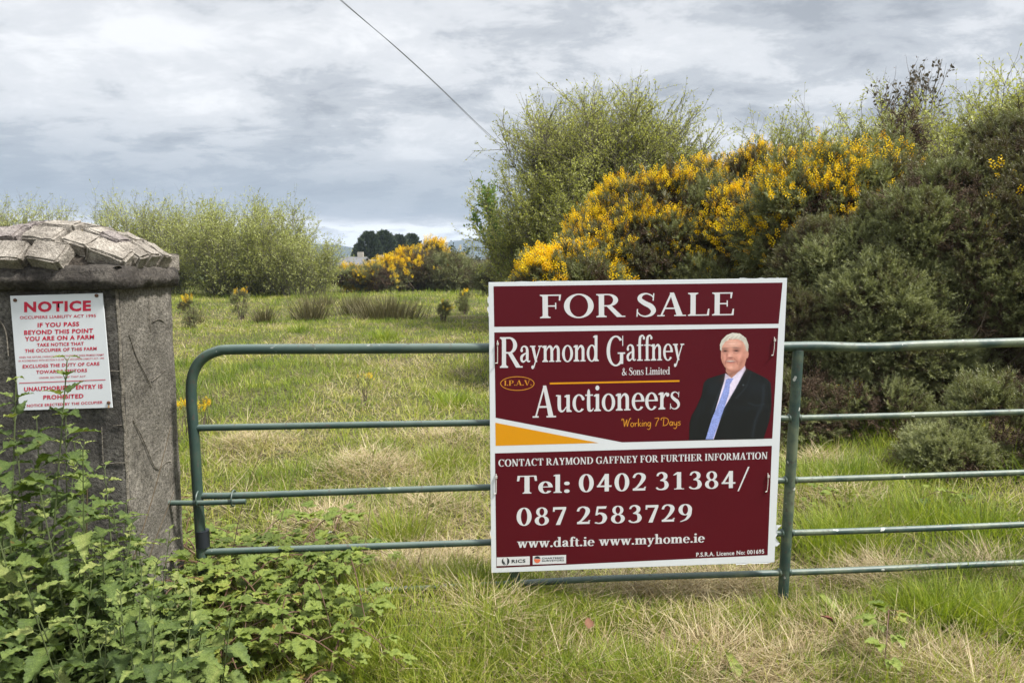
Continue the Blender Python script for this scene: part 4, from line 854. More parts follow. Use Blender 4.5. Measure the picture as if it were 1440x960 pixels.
        gp.append(blades(np.stack([x, y, gz(x, y)], -1), hh * rng.uniform(.55, 1.15, n), (0.003 + 0.0025 * rng.random(n)) * (1 + .12 * max(0, c[1] - 4)), np.arctan2(q[:, 1], q[:, 0]) + rng.normal(size=n) * .7, np.abs(rng.normal(size=n)) * .3, rng.uniform(.3, 1.4, n), np.clip(rng.normal(.30, .12, n), 0, 1), 3))
    V, F, A = cat(gp); tag(link('grass', mesh_np('grass', V, F, {'tint': A}), M_grass), kind='stuff')
    V, F, A = cat(dp); tag(link('dry_grass', mesh_np('dry_grass', V, F, {'tint': A}), M_straw), kind='stuff')
build_grass()

def polyline_grow(S, D, L, K, up, wob):
    """N curves from S along D: (N,K+1,3)"""
    P = [S]; d = unit(D)
    for k in range(K):
        d = unit(d + np.array([0, 0, up]) / K + rng.normal(size=d.shape) * wob); P.append(P[-1] + d * (L / K)[:, None])
    return np.stack(P, 1)
def segs(C, r0, r1):
    N, K, _ = C.shape; A = C[:, :-1].reshape(-1, 3); B = C[:, 1:].reshape(-1, 3); t = np.linspace(0, 1, K); rr = r0[:, None] * (1 - t) + r1[:, None] * t
    return prisms(A, B, rr[:, :-1].ravel(), rr[:, 1:].ravel())
# ------------------------------------------------------------------ gorse
def sprig_template(seed, ns=46, nb=4):
    r = np.random.default_rng(seed); V, F = [], []
    def spine(p, d, L, w):
        s = unit(np.cross(d, r.normal(size=3))); i = len(V); V.extend([p - s * w / 2, p + s * w / 2, p + d * L]); F.append([i, i + 1, i + 2])
    def shoot(p0, d, L, n, sl):
        s = unit(np.cross(d, [0.3, 0.9, 0.1])); i = len(V); V.extend([p0 - s * .012, p0 + s * .012, p0 + d * L]); F.append([i, i + 1, i + 2])
        for k in range(n):
            t = (k + .5) / n; a = k * 2.4 + r.random(); x = unit(np.cross(d, [0.1, 0.2, 0.97])); y = np.cross(d, x); el = r.uniform(.55, 1.0)
            dd = unit(d * math.cos(el) + (x * math.cos(a) + y * math.sin(a)) * math.sin(el)); spine(p0 + d * L * t, dd, sl * (1.15 - .6 * t) * r.uniform(.7, 1.2), .034)
    shoot(np.zeros(3), np.array([0, 0, 1.0]), 1.0, ns, .26)
    for k in range(nb):
        a = k * 2.2 + r.random(); el = r.uniform(.5, .9); d = np.array([math.cos(a) * math.sin(el), math.sin(a) * math.sin(el), math.cos(el)]); shoot(np.array([0, 0, r.uniform(.1, .6)]), d, r.uniform(.35, .55), 11, .19)
    return np.array(V), np.array(F)
SPRIGS = [sprig_template(s) for s in (1, 2, 3)]
SPRIG_LO = [sprig_template(s, 16, 3) for s in (4, 5)]
def bloom_template(seed, nf=16):
    r = np.random.default_rng(seed); V, F = [], []
    for k in range(nf):
        t = (k + .5) / nf; a = k * 2.4; p = np.array([math.cos(a) * .10 * (1.1 - t * .5), math.sin(a) * .10 * (1.1 - t * .5), .25 + .75 * t]); d = unit(np.array([math.cos(a), math.sin(a), .7]) + r.normal(size=3) * .3)
        x = unit(np.cross(d, r.normal(size=3))); y = np.cross(d, x); s = r.uniform(.075, .115)
        for (u, w) in ((x, y), (y, x)):
            i = len(V); V.extend([p, p + (d * .8 + u * .6) * s, p + d * 1.25 * s + w * .2 * s, p + (d * .8 - u * .6) * s]); F.append([i, i + 1, i + 2, i + 3])
    return np.array(V), np.array(F)
BLOOMS = [bloom_template(s) for s in (1, 2)]

def lobe(px, py, Y, rx, ry, rd): return (at(px, py, Y), np.array([rx / FPX * Y, rd, ry / FPX * Y]))
def sample_lobes(lobes, n, inset=0.0, back=0.3, seed=0, rough=0.22, fs=2.2):
    area = np.array([(l[1][0] * l[1][2] + l[1][0] * l[1][1] + l[1][1] * l[1][2]) for l in lobes]); cnt = rng.multinomial(n, area / area.sum()); P, Nn = [], []
    for (c, r), k in zip(lobes, cnt):
        d = rdir(int(k)); nr = unit(d / r); q = c + d * r * (1 - inset * rng.random((len(d), 1)))
        dis = (fbm(q * fs, 60 + seed, 3) - .5) * 2 * rough * float(np.min(r)) ; q = q + nr * dis[:, None]
        ok = np.ones(len(q), bool)
        for c2, r2 in lobes:
            if c2 is c: continue
            ok &= (((q - c2) / r2) ** 2).sum(1) > 0.78
        tocam = unit(CAM - q); f = (nr * tocam).sum(1); ok &= (f > -0.25) | (rng.random(len(q)) < back)
        ok &= q[:, 2] > gz(q[:, 0], q[:, 1]) + 0.03
        P.append(q[ok]); Nn.append(nr[ok])
    return np.concatenate(P), np.concatenate(Nn)
def cushion_set(lobes, crad, seed=0, per_area=1.35, back=.25):
    lobes = [(c, np.maximum(r * .45, r - crad * 1.15)) for c, r in lobes]
    area = sum(4.2 * (l[1][0] * l[1][2] + l[1][0] * l[1][1] + l[1][1] * l[1][2]) for l in lobes); nc = max(6, int(area / (crad * crad * 3.1) * per_area))
    C, N0 = sample_lobes(lobes, nc * 2, .20, back, seed, .36); return C, N0, crad * rng.uniform(.6, 1.35, len(C))
def cushions(cs, n, smin=.82, smax=1.05, deep=.2, upb=.35, keep=None):
    C, N0, cr = cs; w = cr ** 2 * (keep if keep is not None else 1.0)
    if w.sum() <= 0: return np.zeros((0, 3)), np.zeros((0, 3)), np.zeros(0)
    i = rng.choice(len(C), n, p=w / w.sum())
    d = unit(rdir(n) + N0[i] * .75 + [0, 0, upb]); sq = np.where(rng.random((n, 1)) >= deep, rng.uniform(smin, smax, (n, 1)), rng.uniform(.4, .9, (n, 1)))
    P = C[i] + d * cr[i][:, None] * sq; ok = P[:, 2] > gz(P[:, 0], P[:, 1]) + .03; tc = _hash(i, i * 0, i * 0, 5)
    return P[ok], unit(d * .8 + N0[i] * .3)[ok], tc[ok]
def gorse(label, lobes, n, size, zones=(), pbase=0.0, group='gorse bushes along the edge of the field', lo=False, name='gorse_bush', brown=0.0, bsize=None, inner=0.5, hue=0.0, nt=0, crad=None):
    cmin = min((l[0] for l in lobes), key=lambda c: c[1]); cx = np.mean([l[0][0] for l in lobes]); cy = np.mean([l[0][1] for l in lobes]); base = np.array([cx, cy, float(gz(cx, cy))])
    root = empty(name, base, label, 'bush', group)
    cs = cushion_set(lobes, crad or size * 1.12, seed=int(n) % 50, per_area=1.05 if crad else 1.35); P, Nn, tcu = cushions(cs, n)
    Z = unit(Nn * .85 + np.array([0, 0, .40]) + rng.normal(size=P.shape) * .27)
    tops = P[:, 2] > np.quantile(P[:, 2], .55); nl = min(int(tops.sum()), max(6, len(P) // 45)); li = rng.choice(np.flatnonzero(tops), nl, replace=False)     # taller leading shoots
    P = np.concatenate([P, P[li]]); tcu = np.concatenate([tcu, np.full(nl, .15)]); Z = np.concatenate([Z, unit(np.array([0, 0, 1.0]) + rng.normal(size=(nl, 3)) * .3 + Nn[li] * .3)]); lead = np.concatenate([np.ones(len(P) - nl), rng.uniform(1.5, 2.3, nl)])
    tpl = SPRIG_LO if lo else SPRIGS; parts = []
    nz = fbm(P * 1.6 / max(.6, size * 4), 71, 3); tint = np.clip(.56 + (nz - .5) * .7 + (tcu - .5) * .6 + rng.normal(size=len(P)) * .20 - .12 - brown * sstep(fbm(P * .9, 73, 2), .45, .65) + hue, 0, 1)
    which = rng.integers(0, len(tpl), len(P)); S = size * rng.uniform(.65, 1.3, len(P)) * lead
    for t in range(len(tpl)):
        k = which == t; X, Y, Zz = frames(Z[k], rng.uniform(0, 6.28, k.sum())); V, F = instance_np(tpl[t][0], tpl[t][1], P[k] - base, X, Y, Zz, S[k]); parts.append((V, F, np.clip(np.repeat(tint[k], len(tpl[t][0])) + np.tile((tpl[t][0][:, 2] - .45) * .42, int(k.sum())), 0, 1)))
    V, F, A = cat(parts); link('foliage', mesh_np('foliage', V, F, {'tint': A}), M_gorse, root)
    # dead brown inside
    n2 = int(n * inner)
    if n2 > 20:
        sh = [(c, r * .86) for c, r in lobes]; P2, N2 = sample_lobes(sh, n2, 0.35, seed=3); Z2 = unit(N2 * .6 + rng.normal(size=P2.shape) * .7 + [0, 0, .3]); X, Y, Zz = frames(Z2, rng.uniform(0, 6.28, len(P2)))
        V, F = instance_np(SPRIG_LO[0][0], SPRIG_LO[0][1], P2 - base, X, Y, Zz, size * rng.uniform(.8, 1.6, len(P2))); link('dead_spines', mesh_np('dead_spines', V, F, {'tint': np.repeat(rng.random(len(P2)), len(SPRIG_LO[0][0]))}), M_gorse_dead, root)
    # limbs from the root to the lobes, so light does not leak through
    A_, B_ = [], []; r_ = []
    for c, r in lobes:
        for k in range(26 if not lo else 8):
            s = base + np.array([rng.normal() * r[0] * .25 + (c[0] - base[0]) * .6, (c[1] - base[1]) * .8 + rng.normal() * .1, -.05]); e = c + rdir(1)[0] * r * .8; m_ = (s + e) / 2 + rng.normal(size=3) * .12 * float(np.mean(r)); pts = smooth_path([s, m_, e], 4)
            for q in range(len(pts) - 1): A_.append(pts[q]); B_.append(pts[q + 1]); r_.append(size * .10 * (1 - q / len(pts) * .75))
    A_ = np.array(A_); B_ = np.array(B_); gzz = gz(A_[:, 0], A_[:, 1]); k = (A_[:, 2] > gzz - .2); V, F = prisms(A_[k] - base, B_[k] - base, np.array(r_)[k], np.array(r_)[k] * .85); link('branches', mesh_np('branches', V, F), M_twig, root)
    # blossom
    if zones or pbase:
        u, v = proj(cs[0]); pc = np.full(len(u), float(pbase))
        for zx, zy, zrx, zry, zp in zones: pc = np.maximum(pc, zp * np.exp(-(((u - zx) / zrx) ** 2 + ((v - zy) / zry) ** 2) ** 2))
        if not lo and pbase < .1: pc = pc * (.22 + .78 * sstep(fbm(cs[0] * 2.3, 97, 2), .42, .56))
        k_ = nt or 60; T3, TN, _ = cushions(cs, k_, .98, 1.14, 0, .8, pc)                                    # flowers sit in tufts at the shoot tips
        if len(T3):
            m_ = rng.integers(3, 13, len(T3)); P3 = np.repeat(T3, m_, 0) + rng.normal(size=(m_.sum(), 3)) * size * np.array([.32, .32, .36]); N3 = np.repeat(TN, m_, 0)
        else: P3, N3 = T3, TN
        if len(P3):
            Z = unit(N3 * .7 + np.array([0, 0, .65]) + rng.normal(size=P3.shape) * .35); X, Y, Zz = frames(Z, rng.uniform(0, 6.28, len(P3))); parts = []; w = rng.integers(0, 2, len(P3)); S = (bsize or size) * rng.uniform(.5, 1.35, len(P3)); tb = np.clip(rng.normal(.5, .32, len(P3)), 0, 1)
            for t in (0, 1):
                k = w == t
                if k.sum() == 0: continue
                V, F = instance_np(BLOOMS[t][0], BLOOMS[t][1], P3[k] - base + Zz[k] * size * .25, X[k], Y[k], Zz[k], S[k]); parts.append((V, F, np.repeat(tb[k], len(BLOOMS[t][0]))))
            V, F, A = cat(parts); link('blossom', mesh_np('blossom', V, F, {'tint': A}), M_bloom, root)
    return root, base

# big dark bush on the right, nearest
BIG = gorse('big dark grey green gorse bush without flowers behind the gate at the right',
      [lobe(1395, 420, 6.6, 130, 100, .8), lobe(1235, 480, 6.7, 120, 140, .8), lobe(1130, 500, 7.0, 95, 110, .7), lobe(1330, 350, 6.9, 140, 115, .9), lobe(1200, 400, 7.2, 120, 90, .7), lobe(1440, 265, 7.0, 90, 105, .8), lobe(1480, 400, 6.5, 120, 200, .9), lobe(1290, 560, 6.5, 120, 70, .6), lobe(1150, 560, 6.7, 90, 60, .5), lobe(1125, 580, 6.2, 70, 62, .4), lobe(1225, 590, 6.1, 85, 60, .4), lobe(1310, 600, 6.2, 60, 50, .4), lobe(1340, 285, 7.3, 80, 70, .6), lobe(1540, 250, 7.0, 110, 130, .8)],
      31000, .115, [(1435, 300, 22, 40, .5), (1240, 375, 40, 25, .10)], .006, brown=.45, nt=16, bsize=.11, crad=.20)
gorse('low gorse bush in front of the big dark bush, at the frame edge', [lobe(1395, 630, 5.1, 95, 85, .45), lobe(1460, 605, 5.1, 80, 95, .45), lobe(1325, 660, 5.0, 65, 62, .36)], 5500, .095, brown=.15, hue=.12, crad=.14)
gorse('tall gorse with a few yellow flower spikes on its leaning top shoots', [lobe(1180, 310, 8.6, 100, 85, .8), lobe(1240, 275, 8.8, 60, 65, .6), lobe(1130, 330, 8.4, 80, 80, .7), lobe(1268, 205, 8.9, 22, 50, .25)], 6500, .19,
      [(1215, 255, 30, 22, .9), (1195, 215, 14, 12, .8), (1270, 195, 26, 24, .95), (1165, 235, 30, 16, .9), (1150, 300, 70, 40, .5), (1115, 335, 30, 22, .6), (1190, 300, 60, 30, .35), (1075, 300, 40, 30, .7)], .03, brown=.5, nt=330, bsize=.12)
gorse('wide gorse bush covered in golden flowers right above the board', [lobe(960, 340, 10.5, 130, 85, 1.1), lobe(1050, 295, 10.8, 75, 70, .9), lobe(868, 335, 11.2, 70, 60, 1.0), lobe(900, 370, 10.2, 130, 70, 1.0), lobe(1060, 360, 9.8, 80, 80, .9), lobe(985, 285, 11, 60, 40, .8), lobe(1020, 420, 9.7, 100, 70, .8)], 11000, .19,
      [(850, 355, 70, 34, .9), (830, 285, 50, 30, .95), (860, 310, 70, 40, .85), (960, 300, 100, 60, .7), (940, 345, 90, 30, .6), (1010, 340, 60, 40, .7), (1040, 250, 50, 30, .75), (940, 380, 60, 14, .95), (1090, 230, 30, 22, .6), (900, 250, 40, 30, .5)], .06, brown=.5, nt=820, bsize=.125)
gorse('bright golden gorse in full flower low beside the left corner of the board', [lobe(778, 405, 9.6, 56, 40, .6), lobe(826, 408, 9.4, 46, 45, .6), lobe(748, 418, 9.9, 32, 40, .5), lobe(800, 455, 9.4, 85, 50, .6)], 3800, .16,
      [(770, 370, 55, 28, 1.0), (820, 362, 26, 22, .9), (728, 375, 22, 30, .9), (800, 350, 60, 30, .6)], .1, brown=.3, nt=300, bsize=.14)
# the hollow low in the big bush, full of bare dead branches
q = at(rng.uniform(1290, 1470, 260), rng.uniform(480, 640, 260), rng.uniform(6.3, 7.3, 260)); d_ = unit(rng.normal(size=(260, 3)) * [1, .6, .8] + [-.2, 0, .25]); cv_ = polyline_grow(q, d_, rng.uniform(.25, .9, 260), 5, .0, .16); cv_[..., 2] = np.maximum(cv_[..., 2], .05)
V, F = segs(cv_ - BIG[1], rng.uniform(.003, .010, 260), np.full(260, .0015)); link('dead_branches', mesh_np('dead_branches', V, F), flat_mat('bleached_twig', (.19, .155, .125), .85, .15, .4, 6), BIG[0])
# middle distance
gorse('rounded gorse with golden flowered left shoulder in the middle of the far field edge', [lobe(590, 382, 40, 40, 28, 1.6), lobe(632, 386, 40, 38, 26, 1.6), lobe(553, 392, 39, 34, 20, 1.4), lobe(608, 362, 41, 20, 16, .8), lobe(668, 390, 41, 30, 20, 1.3)], 7000, .34,
      [(590, 352, 40, 16, 1.0), (550, 365, 26, 14, 1.0), (610, 340, 26, 10, 1.0), (660, 362, 9, 7, .9), (560, 380, 30, 12, .7), (535, 385, 20, 12, 1.0)], .02, lo=True, brown=.5, nt=150, bsize=.30)
gorse('low yellow gorse mound at the far edge below the slate roofed house', [lobe(505, 392, 38, 34, 9, 1.0), lobe(478, 393, 38.5, 18, 7, .8), lobe(533, 392, 37.5, 22, 12, 1.0)], 2200, .30, [(505, 388, 60, 14, 1.0)], .2, lo=True, brown=.3, nt=70, bsize=.24)
gorse('dull dark green gorse beside the sallow tree, without flowers', [lobe(690, 386, 34, 28, 18, 1.1), lobe(720, 388, 33, 36, 22, 1.2)], 3200, .32, lo=True, brown=.5, inner=.3)
# saplings in the field
GS = 'gorse saplings scattered over the field'
for lab, px, top, bot, wpx, fl in [('gorse sapling with yellow flowered tips standing clear left of the rushes', 337, 402, 447, 11, .9), ('pale gorse sapling beside the pillar edge, few small flowers', 265, 424, 462, 12, .25), ('thin dark gorse sapling close to the left edge of the board', 652, 408, 442, 7, .25), ('small sparse gorse seedling left of the thin dark sapling', 622, 430, 450, 8, .08)]:
    g = ray(px, bot); t = -CAM[2] / g[2]; Yd = (CAM + g * t)[1]; 
    gorse(lab, [lobe(px, (top + bot) / 2, Yd, wpx, (bot - top) / 2, wpx / FPX * Yd), lobe(px + wpx * .4, top + (bot - top) * .25, Yd, wpx * .7, (bot - top) / 4, wpx / FPX * Yd * .7)], 420, .10, [(px, top + 5, wpx * 1.8, (bot - top) * .26, fl)], 0.0, GS, True, 'gorse_sapling', inner=.1, bsize=.11, nt=4)
for lab, px, py, Yd in [('tiny yellow flowered gorse shoot alone in the middle of the field', 512, 538, 7.6), ('tiny yellow flowered gorse shoot between pillar and gate end', 263, 574, 6.2), ('tiny yellow flowered gorse shoot just inside the gate end post', 287, 572, 6.4)]:
    gorse(lab, [lobe(px, py + 5, Yd, 6, 7, .04)], 30, .05, [(px, py, 14, 14, 1.0)], .6, GS, True, 'gorse_sapling', inner=0, bsize=.05, nt=3)

# ------------------------------------------------------------------ trees
def leaf_quads(P, D, L, W, tint):
    """diamond leaves at P pointing along D"""
    X, Y, Z = frames(D, rng.uniform(0, 6.28, len(P))); tv = np.array([[0, 0, 0], [.5, .06, .45], [0, 0, 1.0], [-.5, .06, .45]]); tv = tv * np.array([W / L, 1, 1])
    V, F = instance_np(tv, np.array([[0, 1, 2, 3]]), P, X, Y, Z, L * rng.uniform(.65, 1.3, len(P))); return V, F, np.repeat(tint, 4)
def pick(C, n, t0, t1, wgt=None):
    N, K, _ = C.shape; i = rng.choice(N, n, p=wgt) if wgt is not None else rng.integers(0, N, n); t = rng.uniform(t0, t1, n) * (K - 1); k = np.minimum(t.astype(int), K - 2); f = (t - k)[:, None]
    return C[i, k] * (1 - f) + C[i, k + 1] * f, unit(C[i, k + 1] - C[i, k])
def tree(name, label, base, stems, twigs, twiglets, leaves, mat, group=None, leafL=.06, leafW=.024, tilt=(0.05, .6), H=(3, 5), up=.5, wob=.10, twL=(.5, 1.1), tlL=(.25, .5), az=None, spread=.3, r0=.035, tw_t=(.3, 1.0), lf_clump=None, barkmat=None, cat_='tree', tw_up=.5, t_fan=.6):
    base = np.array(base, float); root = empty(name, base, label, cat_, group)
    n = stems; a = rng.uniform(0, 6.28, n) if az is None else rng.uniform(*az, n); ti = rng.uniform(*tilt, n); S = np.stack([np.cos(a) * spread * rng.random(n), np.sin(a) * spread * rng.random(n), np.full(n, -.1)], -1)
    D = np.stack([np.cos(a) * np.sin(ti), np.sin(a) * np.sin(ti), np.cos(ti)], -1); C1 = polyline_grow(S, D, rng.uniform(*H, n), 8, up, wob)
    P, T = pick(C1, twigs, *tw_t); D2 = unit(T * .8 + rdir(twigs) * t_fan + [0, 0, .1]); C2 = polyline_grow(P, D2, rng.uniform(*twL, twigs), 4, tw_up, wob * 1.2)
    P, T = pick(C2, twiglets, .15, 1.0); D3 = unit(T * .8 + rdir(twiglets) * .6); C3 = polyline_grow(P, D3, rng.uniform(*tlL, twiglets), 3, tw_up * .6, wob)
    vf = [segs(C1, np.full(n, r0), np.full(n, r0 * .18)), segs(C2, np.full(twigs, r0 * .28), np.full(twigs, r0 * .10)), segs(C3, np.full(twiglets, r0 * .12), np.full(twiglets, r0 * .06))]
    V, F, k = [], [], 0
    for v, f in vf: V.append(v); F.append(f + k); k += len(v)
    link('trunk', mesh_np('trunk', np.concatenate(V), np.concatenate(F)), barkmat or M_bark, root)
    n3 = int(leaves * .7); Pa, Ta = pick(C3, n3, .1, 1.0); Pb, Tb = pick(C2, leaves - n3, .3, 1.0); P = np.concatenate([Pa, Pb]); T = np.concatenate([Ta, Tb])
    P = P + rng.normal(size=P.shape) * leafL * .25; D4 = unit(T * .45 + rdir(len(P)) * .8 + [0, 0, .05])
    cl = fbm(P * 1.3, 15, 2); tint = np.clip(.5 + (cl - .5) * 1.4 + rng.normal(size=len(P)) * .18, 0, 1)
    V, F, A = leaf_quads(P, D4, leafL, leafW, tint); link('crown', mesh_np('crown', V, F, {'tint': A}), mat, root); return root
def gbase(px, Y): p = at(px, 400, Y); return (p[0], Y, float(gz(p[0], Y)))

tree('sallow_tree', 'broad pale green sallow tree with a fan of thin branches rising behind the flowering gorse', gbase(842, 18), 100, 4200, 22000, 200000, M_sallow, 'self sown willows and sallows round the field', .052, .026, (.02, .29), (3.8, 4.95), up=-.08, wob=.045, twL=(.5, 1.1), tlL=(.25, .55), spread=.8, r0=.034, tw_t=(.25, 1.0), tw_up=.1, t_fan=.85)
tree('sallow_tree', 'low leafy skirt sallow filling the left foot of the fan shaped sallow', gbase(790, 17), 70, 2600, 14000, 150000, M_sallow, 'self sown willows and sallows round the field', .052, .026, (.02, .26), (1.8, 3.6), up=.3, wob=.07, twL=(.4, .8), tlL=(.2, .45), spread=1.0, r0=.022, tw_t=(.08, 1.0), tw_up=.3, t_fan=.8)
ht = tree('hawthorn_tree', 'fresh green hawthorn branch poking out left of the pale sallow', gbase(748, 20), 8, 150, 620, 4200, M_thorn, None, .075, .05, (.26, .46), (3.0, 3.6), up=.0, wob=.05, twL=(.25, .5), tlL=(.15, .3), spread=.15, r0=.03, tw_t=(.45, 1.0), az=(2.9, 3.4))
W = 'self sown willows and sallows round the field'
tree('willow_bush', 'long grey green willow thicket with bright right end across the far left of the field', gbase(345, 34), 110, 2600, 12000, 75000, M_willow, W, .10, .034, (.05, .95), (2.3, 4.0), up=.6, wob=.07, twL=(.6, 1.3), tlL=(.35, .7), spread=1.7, r0=.024, tw_t=(.0, 1.0), tw_up=.55, t_fan=.95, cat_='bush')
tree('willow_bush', 'thinner willow thicket just right of the pillar cap with bare upright shoots', gbase(215, 35), 80, 1800, 8000, 42000, M_willow, W, .10, .032, (.05, .7), (2.4, 4.2), up=.8, wob=.07, twL=(.7, 1.4), tlL=(.4, .7), spread=1.8, r0=.024, tw_t=(.0, 1.0), tw_up=.55, t_fan=.95, cat_='bush')
tree('willow_bush', 'small willow bush with reddish lower twigs at the right end of the thicket', gbase(428, 33), 46, 800, 3400, 15000, M_willow, W, .095, .032, (.1, .85), (1.4, 2.4), up=.6, wob=.08, twL=(.5, 1.0), tlL=(.3, .6), spread=1.1, r0=.02, tw_t=(.15, 1.0), tw_up=.55, t_fan=.95, cat_='bush')
tree('willow_bush', 'grey willow standing behind the left end of the pillar cap', gbase(30, 30), 50, 1100, 4600, 22000, M_willow, W, .09, .028, (.05, .55), (2.4, 3.7), up=.7, wob=.07, twL=(.6, 1.2), tlL=(.3, .7), spread=1.2, r0=.024, tw_t=(.15, 1.0), tw_up=.55, t_fan=.95, cat_='bush')
tree('willow_tree', 'pale willow rising above the dark gorse at the upper right', gbase(1385, 13), 70, 3000, 15000, 150000, M_sallow, W, .055, .022, (.02, .46), (3.1, 4.3), up=.4, wob=.06, twL=(.5, 1.0), tlL=(.25, .5), spread=.9, r0=.026, tw_t=(.3, 1.0), tw_up=.2, t_fan=.95)
tree('willow_tree', 'rounded dull willow between the flowering gorse and the pale upper right willow', gbase(1185, 15), 90, 3400, 17000, 160000, M_sallow, W, .055, .022, (.02, .56), (2.7, 4.15), up=.4, wob=.06, twL=(.5, 1.0), tlL=(.25, .5), spread=1.3, r0=.026, tw_t=(.25, 1.0), tw_up=.2, t_fan=.95)
tree('elder_tree', 'small dark reddish tree top sticking out above the right willows', gbase(1278, 16), 8, 110, 420, 1500, leaf_mat('reddish_leaves', [(0, (.04, .035, .03)), (1, (.11, .085, .06))], .15), None, .08, .045, (.0, .10), (4.7, 5.3), up=.4, wob=.05, twL=(.4, .7), tlL=(.2, .4), spread=.3, r0=.04, tw_t=(.65, 1.0))
tree('sallow_tree', 'distant soft green sallow seen between fan shaped sallow and gorse', gbase(955, 24), 40, 1200, 5000, 34000, M_sallow, W, .075, .03, (.02, .55), (2.4, 3.6), up=.3, wob=.07, twL=(.5, 1.0), tlL=(.3, .5), spread=.9, r0=.05, tw_t=(.3, 1.0))

# far dark conifers beyond the field
def conifer(label, px, Y, top, wpx, seed):
    b = at(px, 400, Y); z0 = float(gz(b[0], Y)); base = np.array([b[0], Y, z0]); H = at(px, top, Y)[2] - z0; w = wpx / FPX * Y
    root = empty('cypress_tree', base, label, 'tree', 'dark evergreens beyond the field'); r = np.random.default_rng(seed)
    m = MB(); m.tube([(0, 0, -.2), (0, 0, H * .5), (0, 0, H * .93)], [.25, .16, .03], 7); m.build('trunk', M_bark, root, True)
    n = 5200; t = r.random(n) ** .8; a = r.uniform(0, 6.28, n); rad = w * (np.sin(np.clip(1 - t, 0, 1) * 1.9) ** .5) * (.5 + .5 * r.random(n)) * (.45 + 1.05 * fbm(np.stack([a * 2.2, t * 9], -1), seed)); P = np.stack([np.cos(a) * rad, np.sin(a) * rad, t * H], -1)
    D = unit(np.stack([np.cos(a), np.sin(a), np.full(n, 1.1)], -1) + r.normal(size=(n, 3)) * .4); V, F, A = leaf_quads(P, D, .6, .24, np.clip(r.normal(.45, .25, n), 0, 1)); link('crown', mesh_np('crown', V, F, {'tint': A}), M_darkleaf, root)
for i, (lab, px, top, w) in enumerate([('leftmost and roundest of the dark evergreens on the skyline', 520, 329, 24), ('dark evergreen second from the left in the skyline clump', 541, 328, 26), ('dark evergreen with a flat top next to the flowering gorse', 562, 334, 22), ('low spreading dark evergreen just above the golden gorse', 580, 332, 20), ('pale ragged evergreen at the left foot of the clump', 505, 347, 13)]):
    conifer(lab, px, 105 + 3 * i, top, w, 40 + i)
# scrub line on the skyline behind
for i, (px, Y, hh, ww) in enumerate([(636, 85, 2.6, 2.5), (400, 70, 2.2, 4)]):
    b = gbase(px, Y); tree('scrub_tree', ['small dark bush on the skyline below the far hill', 'low scrub bush on the skyline behind the willow thicket'][i], b, 14, 200, 700, 5000, M_darkleaf if i == 0 else M_willow, None, .30, .16, (.05, .9), (hh + .6, hh + 1.8), up=.4, wob=.08, twL=(.7, 1.2), tlL=(.4, .8), spread=1.0, r0=.08)

# ------------------------------------------------------------------ houses, lamp posts, wire
def house(label, px0, px1, ridge, eave, Y, gable):
    a, b = at(px0, eave, Y), at(px1, eave, Y); zr = at(px0, ridge, Y)[2]; ze = a[2]; g = float(gz(a[0], Y)) - .2; L = b[0] - a[0]; D = 7.0
    base = np.array([(a[0] + b[0]) / 2, Y + D / 2, g]); root = empty('house', base, label, 'house', 'far houses beyond the gorse'); h = L / 2; ez, rz = ze - g, zr - g
    m = MB(); m.box((0, 0, ez / 2), (L, D, ez)); m.add([(-h, -D / 2, ez), (-h, D / 2, ez), (-h, 0, rz), (h, -D / 2, ez), (h, D / 2, ez), (h, 0, rz)], [[0, 1, 2], [3, 5, 4]]); m.build('wall', M_hwall, root)
    m = MB(); m.slab(np.array([(-h - .25, -D / 2 - .3, ez - .1), (h + .25, -D / 2 - .3, ez - .1), (h + .25, 0, rz + .08), (-h - .25, 0, rz + .08)]), np.array([0, 0, .12])); m.slab(np.array([(-h - .25, D / 2 + .3, ez - .1), (h + .25, D / 2 + .3, ez - .1), (h + .25, .0, rz + .08), (-h - .25, .0, rz + .08)]), np.array([0, 0, .121])); roof = m.build('roof', M_roof, root)
    m = MB(); m.box((h * .55, 0, rz + .35), (.7, .6, .9)); m.build('chimney', M_hwall, roof)
    for x in (-.55, 0.0, .55):
        m = MB(); m.box((x * h, -D / 2 - .03, ez * .55), (1.1, .08, 1.1)); f = m.build('window', M_hdoor, root); m = MB(); m.box((x * h, -D / 2 - .075, ez * .55), (.9, .03, .9)); m.build('pane', M_glass, f)
house('pale bungalow with long slate roof at the left of the skyline', 476, 506, 363, 373, 92, True)
house('bungalow with lower slate roof partly behind the yellow gorse', 507, 536, 367, 374, 98, True)
for i, (px, top) in enumerate([(657, 339), (664, 338)]):
    Y = 160; p = at(px, top, Y); g = float(gz(p[0], Y)); r = empty('street_lamp', (p[0], Y, g), ['thin far street lamp, the lower of two below the hill', 'thin far street lamp, the higher of two below the hill'][i], 'lamp post'); H = p[2] - g
    m = MB(); m.tube([(0, 0, -.3), (0, 0, H)], [.07, .045], 6); m.build('pole', M_wire, r); m = MB(); m.box((-.25, 0, H), (.7, .3, .16)); m.build('lamp_head', M_hdoor, r, bevel=.03)
pole = None
for i, off in enumerate([0.0, 1.0]):
    pts = [at(392 + off * 4, -78, 14), at(478 + off * 2, 0, 17), at(562 - off, 71, 22), at(622 - off * 1.5, 126, 29), at(680 - off * 2.5, 182, 40), at(711 - off * 4, 208.5 + off, 52)]
    m = MB(); m.tube(smooth_path(pts, 8), np.linspace(.0055, .016, 41) if i == 0 else np.linspace(.004, .012, 41), 6)
    o = m.build('overhead_wire', M_wire, None, True); tag(o, ['upper thin dark overhead wire running down the sky to the sallow', 'fainter lower twin of the overhead wire in the sky'][i], 'wire')

